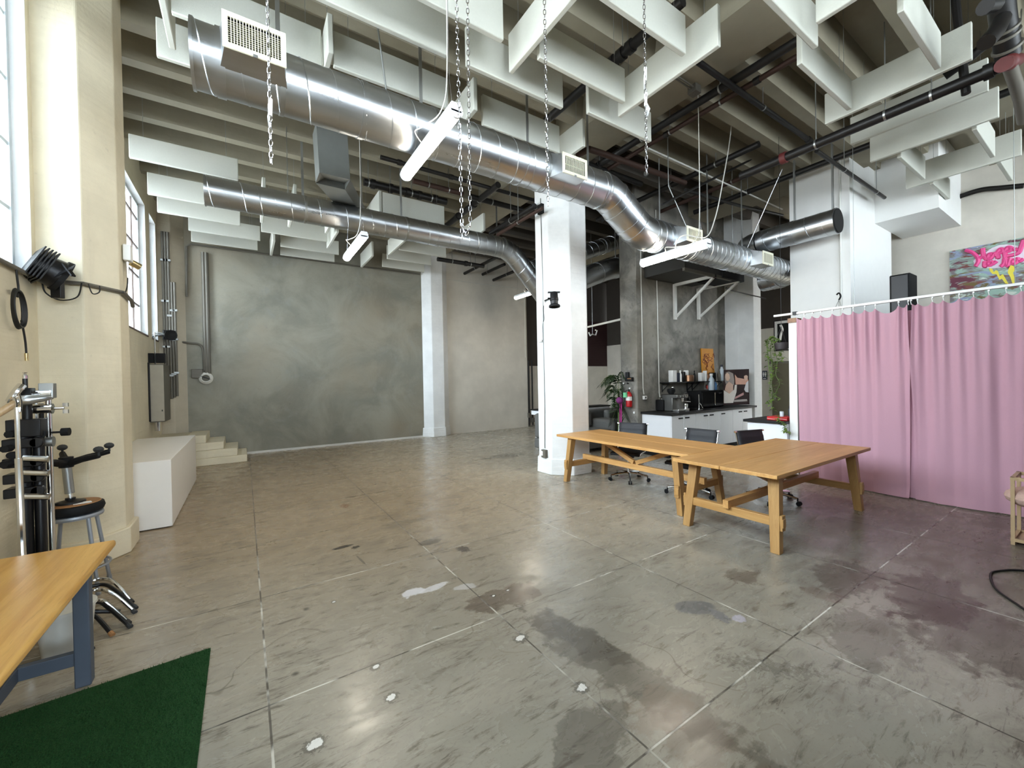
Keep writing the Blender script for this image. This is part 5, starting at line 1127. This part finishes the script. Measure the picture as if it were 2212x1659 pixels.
for i, px in enumerate((355, 361, 367, 373, 379)):
    p = at(px, 700, y=11.22); top = 4.9 if i < 3 else at(px, 610, y=11.22).z; bot = at(px, 868-3*i if i > 1 else 800, y=11.22).z
    lbs = ['first of five upright conduits in the far corner, nearest the window', 'second of five upright conduits in the far corner', 'middle one of five upright conduits in the far corner', 'fourth of five upright conduits in the far corner, with low top', 'fifth of five upright conduits in the far corner, nearest the grey wall']
    b = MB(); b.tube([(p.x, 11.22, bot), (p.x, 11.22, top)], .024, 8); t = thing('wall_conduit', lbs[i], 'conduit', (p.x, 11.22, bot), 'upright conduits in the far corner'); b.build('pipe_run', M['grey_conduit'], t)
    b = MB()
    for z in (bot+.5, (bot+top)/2, top-.6): b.box(p.x-.04, p.x+.04, 11.19, 11.27, z-.02, z+.02)
    b.build('conduit_strap', M['galv_dull'], t)
# grey wall conduits
for d, lb in ((0, 'left one of paired brown conduits coming down the grey wall'), (1, 'right one of paired brown conduits coming down the grey wall')):
    p = at(442.5+6.5*d, 700, y=YF-.04); z0 = at(446, 810, y=YF).z; solo('wall_conduit', MB().tube([(p.x, YF-.04, z0), (p.x, YF-.04, 4.62)], .038, 8), M['grey_conduit'], lb, 'conduit', 'paired conduits on the grey wall')
z = at(440, 531, y=YF-.05).z; solo('wall_conduit', MB().tube([(-1.02, YF-.05, at(384, 640, y=YF).z), (-1.0, YF-.05, z-.06), (-.92, YF-.05, z), (4.35, YF-.05, z)], .02, 8), M['grey_conduit'], 'thin conduit along the top of the grey wall under the last baffles', 'conduit')
z = at(1000, 608, y=YF).z; solo('wall_cable', MB().tube(spline([(5.27, YF-.0, z), (6.8, YF+.01, z), (8.0, YF+.01, z), (8.12, YF+.01, z-.15), (8.12, YF+.01, 2.4)], 6), .01, 6), M['white_cable'], 'thin cable line across the far white wall turning down at its end', 'cable')
P = [at(u_, v_, y=YF-.05) for u_, v_ in ((384,738),(410,741),(428,743),(437,752),(440,775),(441,800))]; solo('wall_conduit', MB().tube(spline(P, 5), .022, 8), M['grey_conduit'], 'curved conduit bending down the grey wall from the corner', 'conduit')
p = at(426, 807, y=YF-.04); solo('junction_box', MB().box(p.x-.1, p.x+.1, YF-.09, YF, p.z-.1, p.z+.1), M['grey_conduit'], 'square grey box on the grey wall left of the coiled hose', 'box', bevel=.01)
p = at(445, 817, y=YF-.07); t = thing('hanging_hose_coil', 'pale coiled hose hung under the paired conduits on the grey wall', 'hose', p); b = MB()
for k in range(4): b.tube([(p.x+(.12-.012*k)*math.cos(q), YF-.06-.018*k, p.z+(.12-.012*k)*math.sin(q)) for q in [2*PI*j/26 for j in range(26)]], .014, 6, closed=True)
b.build('hose_loops', M['white_cable'], t); MB().bar((p.x-.09, YF-.1, p.z+.05), (p.x+.09, YF-.1, p.z-.03), .05, .02).build('hose_tie', M['rubber'], t)
# white platform box
t = thing('white_platform', 'long white plinth box between the cream pillar and the concrete steps', 'platform', (-1.1, 7.4, 0))
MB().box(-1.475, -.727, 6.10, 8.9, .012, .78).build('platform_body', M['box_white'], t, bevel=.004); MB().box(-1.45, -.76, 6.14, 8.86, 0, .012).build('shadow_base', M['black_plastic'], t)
# ------------------------------------------------------------------ workbench and turf in the foreground
t = thing('workbench', 'butcher block workbench with slate blue legs at lower left corner', 'table', (-1.06, 2.0, 0))
MB().box(-1.43, -.635, .75, 3.215, .712, .75).build('bench_top', M['block_y'], t, bevel=.012)
for y in (3.16, .85):
    for x in (-.765, -1.3): MB().box(x-.033, x+.033, y-.033, y+.033, 0, .712).build('leg', M['navy'], t, bevel=.006)
    MB().box(-1.3, -.765, y-.02, y+.02, .12, .19).build('end_stretcher', M['navy'], t, bevel=.004); MB().box(-1.3, -.765, y-.02, y+.02, .63, .712).build('end_apron', M['navy'], t, bevel=.004)
MB().box(-1.06, -1.0, .85, 3.16, .12, .19).build('long_stretcher', M['navy'], t, bevel=.004)
tf = [at(455, 1403, z=0), at(-60, 1562, z=0), at(430, 1659, z=0)]
dx = (tf[1]-tf[0]).normalized(); dy = (tf[2]-tf[0]).normalized()
b = MB(); c0 = Vector((-.207, 3.117, 0)); a = Vector((-1.12, -.08, 0)); d = Vector((.01, -1.9, 0)); rnd = random.Random(5)
b.add([c0, c0+a, c0+a+d, c0+d]+[q+Vector((0,0,.012)) for q in (c0, c0+a, c0+a+d, c0+d)], [(3,2,1,0), (4,5,6,7), (0,1,5,4), (1,2,6,5), (2,3,7,6), (3,0,4,7)])
t = thing('turf_mat', 'green artificial turf mat on the floor at the bottom left', 'mat', c0); b.build('backing', M['turf'], t)
g = MB()
for k in range(15000):
    u_, v_ = rnd.random(), rnd.random()**1.0*.62; q = c0+a*u_*.998+d*v_+Vector((0,0,.011)); w_ = rnd.uniform(0, 6.28); e_ = Vector((math.cos(w_), math.sin(w_), 0))*.0022; tip = q+Vector((rnd.uniform(-.006,.006), rnd.uniform(-.006,.006), rnd.uniform(.008,.015))); g.add([q-e_, q+e_, tip], [(0,1,2)])
o = g.build('turf_blades', M['turf'], t, smooth=0); o['kind'] = 'stuff'
# bucket under bench
p = at(128, 1372, z=0); b = MB().lathe([(.105,0),(.13,.26),(.138,.262),(.138,.28),(.128,.28)], (-.95, 3.62, 0), n=24); t = thing('bucket', 'pale plastic bucket on the floor behind the workbench leg', 'bucket', (-.95, 3.62, 0)); b.build('bucket_body', M['bucket'], t)
MB().tube(spline([(-1.05, 3.48, .01), (-.97, 3.44, .012), (-.9, 3.43, .014), (-.86, 3.47, .02), (-.80, 3.5, .03)], 6), .008, 6).build('black_strap', M['rubber_cable'], t)
# ------------------------------------------------------------------ light stands
def knob(b, p, d, L=.05, r=.022): p = Vector(p); d = Vector(d).normalized(); b.cyl(p, p+d*L*.55, .007, 8); b.cyl(p+d*L*.55, p+d*L, r, 10)
GSt = 'light stands clustered by the cream pillar'
S = thing('light_stand', 'thick black roller stand with many clamp knobs by the cream pillar', 'light stand', (-1.19, 3.9, 0), GSt)
x, y = -1.19, 3.9
b = MB(); b.cyl((x,y,.15), (x,y,1.35), .035, 14); b.cyl((x+.06,y+.02,.15), (x+.06,y+.02,1.42), .026, 12); b.box(x-.06, x+.09, y-.05, y+.06, 1.32, 1.43); b.cyl((x+.02,y,1.42), (x+.02,y,1.58), .024, 12); b.box(x-.02, x+.05, y-.035, y+.035, 1.56, 1.63); b.build('column', M['black_metal'], S, bevel=.004)
b = MB(); b.cyl((x+.015,y,1.6), (x+.015,y,1.69), .012, 10); b.build('black_spigot', M['black_metal'], S); MB().lathe([(.012,0),(.013,.02),(.006,.03),(.012,.04)], (x+.015,y,1.69), n=10).build('steel_pin', M['chrome'], S)
for px, py in ((22, 937), (10, 968), (28, 982), (8, 1001)):
    q = at(px, py, y=3.85); b = MB(); knob(b, (x-.02, 3.87, q.z), (q.x-x, -.25, 0), (q.x-x)*-1+.03); b.build('black_knob', M['black_plastic'], S)
b = MB()
for zz in (1.28, 1.16, 1.06, .97):
    b = MB(); b.box(x-.075, x+.075, y-.06, y+.05, zz-.03, zz+.03); b.cyl((x+.07, y-.06, zz), (x+.07, y-.02, zz), .034, 12); b.build('sliding_clamp', M['black_metal'], S, bevel=.006)
for zz in (1.19, 1.1, .95): MB().cyl((x+.02, y-.075, zz), (x+.13, y-.08, zz-.02), .02, 10).build('steel_knuckle', M['chrome'], S)
b = MB()
for i, w_ in enumerate((.2, 2.3, 4.4)): b.tube([(x,y,.16), (x+.1*math.cos(w_), y+.1*math.sin(w_), .15), (x+.42*math.cos(w_), y+.42*math.sin(w_), .02)], .014, 8)
b.build('leg', M['black_metal'], S)
S = thing('light_stand', 'chrome stand with stacked grip heads and winged knobs, just right of the black stand', 'light stand', (-1.1, 3.98, 0), GSt)
x, y = -1.1, 3.98
MB().cyl((x,y,.14), (x,y,1.62), .018, 12).build('column', M['chrome'], S)
for z, mt in ((1.585, 'chrome'), (1.49, 'chrome'), (1.27, 'galv_dull')):
    b = MB(); b.cyl((x-.06,y-.02,z), (x+.02,y-.02,z), .03, 16); b.cyl((x-.1,y-.02,z), (x-.06,y-.02,z), .022, 14); b.cyl((x+.02,y-.02,z), (x+.028,y-.02,z), .034, 16); b.build('grip_head', M[mt], S)
b = MB(); b.cyl((x+.03,y-.02,1.49), (x+.08,y-.02,1.49), .008, 8); b.box(x+.075, x+.1, y-.03, y-.01, 1.5, 1.525); b.box(x+.075, x+.1, y-.03, y-.01, 1.455, 1.48); b.build('winged_knob', M['chrome'], S)
for q, d, l in (((x+.02, y-.02, 1.33), (1,-.1,0), .085), ((x-.02, y-.03, 1.33), (.1,-1,0), .05)):
    b = MB(); knob(b, q, d, l, .027); b.build('black_knob', M['black_plastic'], S)
b = MB(); b.box(x-.035, x+.035, y-.03, y+.03, 1.56, 1.66); b.build('square_block', M['galv_dull'], S, bevel=.004)
def bent(S, pts, mat, foot=M['rubber']):
    P = [at(u_, v_, z=zz) for u_, v_, zz in pts]; MB().tube(spline(P, 5), .0125, 10).build('leg', mat, S)
    d = (P[-1]-P[-2]).normalized(); MB().cyl(P[-1]-d*.01, P[-1]+d*.02, .0145, 10).build('leg_cap', foot, S)
bent(S, [(150,1268,.16),(205,1253,.15),(235,1252,.14),(255,1266,.1),(283,1298,.016)], M['chrome'])
bent(S, [(150,1290,.16),(205,1275,.14),(232,1277,.13),(255,1290,.09),(289,1320,.016)], M['chrome'])
S2 = thing('light_stand', 'slim chrome stand pole leaning at the outer edge of the stand cluster', 'light stand', (-1.2, 3.66, 0), GSt)
x, y = -1.17, 3.62
b = MB(); b.tube([at(48, 1190, y=3.6), at(40, 990, y=3.6)], .016, 10); b.tube([at(40, 990, y=3.6), at(36, 880, y=3.6)], .011, 10); P = at(48, 1190, y=3.6); b.tube([P, (P.x+.02, P.y, .08)], .016, 10); b.build('column', M['chrome'], S2)
b = MB(); P = [at(u_, v_, y=3.6) for u_, v_ in ((16,870),(20,862),(30,858),(36,872),(34,888),(44,890),(46,868),(42,852))]; b.tube(spline(P, 4), .005, 6); b.build('wire_clip', M['chrome'], S2)
bent(S2, [(120,1330,.16),(180,1300,.14),(212,1297,.13),(232,1305,.11),(276,1343,.016)], M['chrome'])
bent(S2, [(120,1335,.15),(180,1304,.13),(212,1300,.12),(232,1311,.1),(279,1351,.016)], M['black_metal'])
b = MB()
for w_ in (2.4, 3.6): b.tube([(P[0].x*0-1.09, 3.6, .1), (-1.09+.2*math.cos(w_), 3.6+.2*math.sin(w_), .015)], .012, 8)
b.build('rear_leg', M['black_metal'], S2)
S3 = thing('light_stand', 'black stand behind the chrome one, its black leg ending in a pale tip', 'light stand', (-1.24, 4.15, 0), GSt)
x, y = -1.24, 4.15; b = MB(); b.cyl((x,y,.1), (x,y,1.34), .02, 10); b.cyl((x+.05,y+.04,.1), (x+.05,y+.04,1.52), .014, 10); b.build('column', M['black_metal'], S3); b = MB(); b.box(x-.05, x+.1, y-.05, y+.05, 1.28, 1.36); b.build('black_clamp', M['black_plastic'], S3, bevel=.006)
b = MB(); b.cyl((x+.05,y-.05,1.05), (x+.05,y-.05,1.55), .011, 8); b.cyl((x+.02,y-.06,.3), (x+.02,y-.06,1.2), .012, 8); b.build('chrome_rod', M['chrome'], S3)
bent(S3, [(180,1330,.14),(205,1330,.1),(240,1368,.016)], M['black_metal'], M['tan']); bent(S3, [(150,1278,.15),(205,1265,.14),(230,1264,.13),(255,1280,.1),(291,1311,.016)], M['black_metal'])
b = MB()
for k in range(5): b.tube(spline([(x+.03+.01*k, y-.08, 1.1), (x+.045+.012*k, y-.09, .7), (x+.03+.02*k, y-.09, .3)], 5), .004, 5)
b.build('hanging_leads', M['rubber_cable'], S3)
# wooden handled grip with cast head
t = thing('wooden_handle_clamp', 'pale wooden pole held in a cast silver clamp head at the left edge', 'clamp', at(110, 862, y=3.75))
a = at(-40, 915, y=3.7); b_ = at(42, 866, y=3.75); MB().tube([a, b_], .021, 12).build('wooden_pole', M['pine'], t)
c = at(112, 858, y=3.78); m = at(76, 862, y=3.76); MB().tube(spline([b_-Vector((.01,0,0)), b_+(m-b_)*.4, m, c], 5), [.026,.027,.029,.03,.031,.032,.032,.031,.03,.028,.026,.024,.022,.02,.016,.012][:16], 12).build('cast_head', M['galv'], t)
b = MB(); q = at(28, 850, y=3.8); b.tube(spline([at(22, 868, y=3.8), at(36, 846, y=3.8), at(48, 832, y=3.82)], 5), .022, 10); b.build('second_head', M['chrome'], t)
ring_ = MB(); ring(ring_, b_, b_-a, .022, .03, .005); ring_.build('collar', M['chrome'], t)
# ------------------------------------------------------------------ steel stool with an upside-down swivel stool on it
cx_, cy_ = -1.15, 4.62
t = thing('metal_stool', 'grey metal stool beside the cream pillar, carrying the upturned stool', 'stool', (cx_, cy_, 0)); ZS = .60
MB().lathe([(.15,0),(.165,.0),(.17,.015),(.165,.03),(.02,.03)], (cx_,cy_,ZS), n=28).build('seat_plate', M['grey_paint'], t)
for k in range(4):
    w_ = PI/4+k*PI/2; c, s = math.cos(w_), math.sin(w_); MB().tube([(cx_+.14*c, cy_+.14*s, ZS+.01), (cx_+.225*c, cy_+.225*s, .012)], .0135, 8).build('leg', M['grey_paint'], t); MB().cyl((cx_+.224*c, cy_+.224*s, .0), (cx_+.222*c, cy_+.222*s, .03), .017, 10).build('leg_cap', M['grey_paint'], t)
b = MB(); b.tube([(cx_+.198*math.cos(q), cy_+.198*math.sin(q), .2) for q in [2*PI*j/32 for j in range(32)]], .009, 8, closed=True); b.build('foot_ring', M['grey_paint'], t)
Z0 = ZS+.032; t = thing('swivel_stool', 'upturned black swivel stool with tan underside, star base in the air', 'stool', (cx_, cy_, Z0))
MB().lathe([(.13,0),(.168,.012),(.178,.04),(.17,.07),(.15,.078)], (cx_,cy_,Z0), n=28).build('cushion', M['black_plastic'], t); MB().lathe([(.155,.078),(.15,.084),(.01,.085)], (cx_,cy_,Z0), n=28).build('seat_underside', M['tan'], t)
MB().obox((cx_+.06, cy_-.06, Z0+.0855), (.05,.01,0), (-.01,.03,0), (0,0,.0012)).build('paper_label', M['white_p'], t)
b = MB(); b.lathe([(.09,.084),(.085,.098),(.03,.11),(.03,.125)], (cx_-.02,cy_,Z0), n=14); b.bar((cx_-.02,cy_,Z0+.1), (cx_-.17,cy_-.12,Z0+.095), .012, .012); b.build('mount_plate', M['black_metal'], t)
tp = at(132, 1000, y=4.5); A = Vector((cx_-.02, cy_, Z0+.12)); T = Vector((cx_-.035, cy_-.01, Z0+.40)); MB().tube([A, A+(T-A)*.15], .015, 10).build('piston', M['chrome'], t); MB().tube([A+(T-A)*.15, T], .029, 12).build('gas_lift', M['galv_dull'], t)
b = MB(); b.cyl(T-Vector((0,0,.03)), T+Vector((0,0,.05)), .042, 14); b.build('hub', M['black_plastic'], t)
for k, w_ in enumerate((-.55, .45, 1.9, 3.3, 4.5)):
    d = Vector((math.cos(w_), math.sin(w_), 0)); e_ = T+d*.25+Vector((0,0,.055)); arm = MB().tube([T+d*.02+Vector((0,0,.0)), T+d*.12+Vector((0,0,.03)), e_], [.028,.024,.02], 8).build('star_arm', M['black_plastic'], t)
    b = MB(); b.ball(e_+Vector((0,0,.05)), .033, 12, (1,1,.75)); b.cyl(e_, e_+Vector((0,0,.03)), .008, 8); b.build('glide', M['rubber'], arm)
# ------------------------------------------------------------------ right edge
t = thing('pink_stool', 'small pale wooden stand with pink fluffy pad by the curtain at right edge', 'stool', (6.25, .45, 0)); x0, x1, y0, y1 = 5.95, 6.35, .25, .63
for x in (x0+.015, x1-.015):
    for y in (y0+.015, y1-.015): MB().box(x-.013, x+.013, y-.013, y+.013, .0, .62).build('leg', M['pine'], t)
for z in (.03, .6):
    b = MB(); b.box(x0, x1, y1-.028, y1-.002, z, z+.03); b.box(x0, x1, y0+.002, y0+.028, z, z+.03); b.box(x0+.002, x0+.028, y0, y1, z, z+.03); b.box(x1-.028, x1-.002, y0, y1, z, z+.03); b.build('tray_frame', M['pine'], t)
MB().box(x0+.02, x1-.02, y0+.02, y1-.02, .034, .044).build('lower_shelf', M['pine'], t)
b = MB(); rnd = random.Random(9); b.ball((6.14, .44, .43), .25, 20, (1,1,.42)); o = b.build('fluffy_pad', M['fluff'], t); 
P = [(5.25,.30,.008), (5.22,.484,.008), (5.05,.60,.008), (4.9,.62,.008), (4.62,.56,.008), (4.42,.44,.008), (4.25,.33,.008), (4.0,.2,.008)]
solo('floor_cable', MB().tube(spline(P, 8), .008, 6), M['rubber_cable'], 'black cable looping on the floor at the right edge', 'cable')
p = at(2208, 1318, z=0); t = thing('cream_post', 'cream painted foot at the right photo edge inside the cable loop', 'post', (4.62, .33, 0)); MB().lathe([(.06,0),(.062,.05),(.05,.1),(.045,.3)], (4.62, .33, 0), n=16).build('post_body', M['cream'], t)
# column stage light and socket
c = at(1197, 645, y=4.96); t = thing('column_spotlight', 'small black spotlight pointing down on the white octagonal column', 'stage light', c)
a = Vector((-.05,-.1,-1)).normalized(); b = MB(); b.lathe([(.055,-.1),(.06,-.09),(.062,-.02),(.068,0),(.068,.03),(.06,.04),(.058,.09)], c, a, 18); b.build('lamp_body', M['black_metal'], t); b = MB(); b.lathe([(.06,.09),(.088,.11),(.09,.135),(.075,.135),(.05,.1)], c, a, 12); b.build('barrel_hood', M['black_plastic'], t)
b = MB(); b.obox(c-a*.1, (.08,-.05,0), (.012,.02,0), (0,0,.01)); b.bar(c+Vector((0,.03,.02)), (c.x+.05, c.y+.29, c.z+.02), .03, .02); b.cyl(c, c+Vector((-.1,.03,0)), .014, 8); b.build('mount', M['black_metal'], t)
Xc = 4.338; P = [c+Vector((-.09,.03,0)), at(1178, 652, x=Xc), at(1174, 665, x=Xc), at(1175, 690, x=Xc), at(1172, 702, x=Xc), at(1173, 740, x=Xc)]; MB().tube(spline(P, 5), .006, 6).build('power_lead', M['rubber_cable'], t)
P = [at(1168, 452, x=Xc), at(1172, 600, x=Xc), at(1174, 745, x=Xc), at(1177, 880, x=Xc), at(1177, 968, x=Xc)]; t = thing('wall_conduit', 'slim conduit down the white octagonal column to the low socket', 'conduit', P[-1]); b = MB(); b.tube([(Xc, P[0].y, 4.75)]+P, .008, 6); b.build('pipe_run', M['galv_dull'], t)
q = at(1176, 980, x=Xc-.02); MB().box(Xc-.045, Xc+.01, q.y-.06, q.y+.06, q.z-.07, q.z+.07).build('socket_box', M['grey_conduit'], t, bevel=.006); MB().box(Xc-.06, Xc-.045, q.y-.0, q.y+.05, q.z-.03, q.z+.045).build('flip_cover', M['white_p'], t)
q = at(1168, 452, x=Xc-.02); MB().box(Xc-.05, Xc+.01, q.y-.06, q.y+.06, q.z-.08, q.z+.08).build('upper_box', M['black_plastic'], t, bevel=.006)
q = at(1171, 735, x=Xc-.01); MB().cyl((Xc-.012, q.y, q.z), (Xc-.05, q.y+.05, q.z-.02), .022, 10).build('plug', M['white_p'], t)
# ------------------------------------------------------------------ daylight, camera, view
wd = bpy.data.worlds.new('World'); bpy.context.scene.world = wd; wd.use_nodes = True
nt = wd.node_tree; bg = nt.nodes['Background']
gr = nt.nodes.new('ShaderNodeTexGradient'); tcw = nt.nodes.new('ShaderNodeTexCoord'); mp = nt.nodes.new('ShaderNodeMapping')
sx = nt.nodes.new('ShaderNodeSeparateXYZ'); nt.links.new(tcw.outputs['Generated'], sx.inputs[0])
mr = nt.nodes.new('ShaderNodeMapRange'); nt.links.new(sx.outputs[2], mr.inputs[0]); mr.inputs[1].default_value = -.15; mr.inputs[2].default_value = .35
mx = nt.nodes.new('ShaderNodeMix'); mx.data_type = 'RGBA'; nt.links.new(mr.outputs[0], mx.inputs[0])
mx.inputs[6].default_value = (.50,.50,.49,1); mx.inputs[7].default_value = (.86,.94,1.0,1)
nt.links.new(mx.outputs[2], bg.inputs[0]); bg.inputs[1].default_value = SKY
def portal(name, loc, rot, sx_, sy_):
    l = bpy.data.lights.new(name, 'AREA'); l.shape = 'RECTANGLE'; l.size = sx_; l.size_y = sy_; l.cycles.is_portal = True
    o = bpy.data.objects.new(name, l); C.objects.link(o); o.location = loc; o.rotation_euler = rot
for a, b_ in ops: portal('window_portal', (XL-.32, (a+b_)/2, (SILL+HEAD)/2), (0, -PI/2, 0), HEAD-SILL, b_-a)
for a, b_ in wins: portal('window_portal', ((a+b_)/2, YB-.32, (sb+hb)/2), (PI/2, 0, 0), b_-a, hb-sb)
cam = bpy.data.cameras.new('Camera'); co = bpy.data.objects.new('Camera', cam); C.objects.link(co)
cam.sensor_width = 36; cam.sensor_fit = 'HORIZONTAL'; cam.lens = FPX*36/2212; cam.clip_start = .02; cam.clip_end = 200
co.matrix_world = Matrix(((RT.x, UP.x, -FW.x, EYE.x), (RT.y, UP.y, -FW.y, EYE.y), (RT.z, UP.z, -FW.z, EYE.z), (0, 0, 0, 1)))
sc = bpy.context.scene; sc.camera = co
sc.view_settings.view_transform = 'Standard'; sc.view_settings.look = 'None'; sc.view_settings.gamma = 1; sc.view_settings.exposure = EXPO
sc.view_settings.use_curve_mapping = False
try:
    sc.cycles.max_bounces = 12; sc.cycles.diffuse_bounces = 8; sc.cycles.glossy_bounces = 4; sc.cycles.transparent_max_bounces = 12; sc.cycles.sample_clamp_indirect = 8; sc.cycles.caustics_reflective = False
except Exception: pass
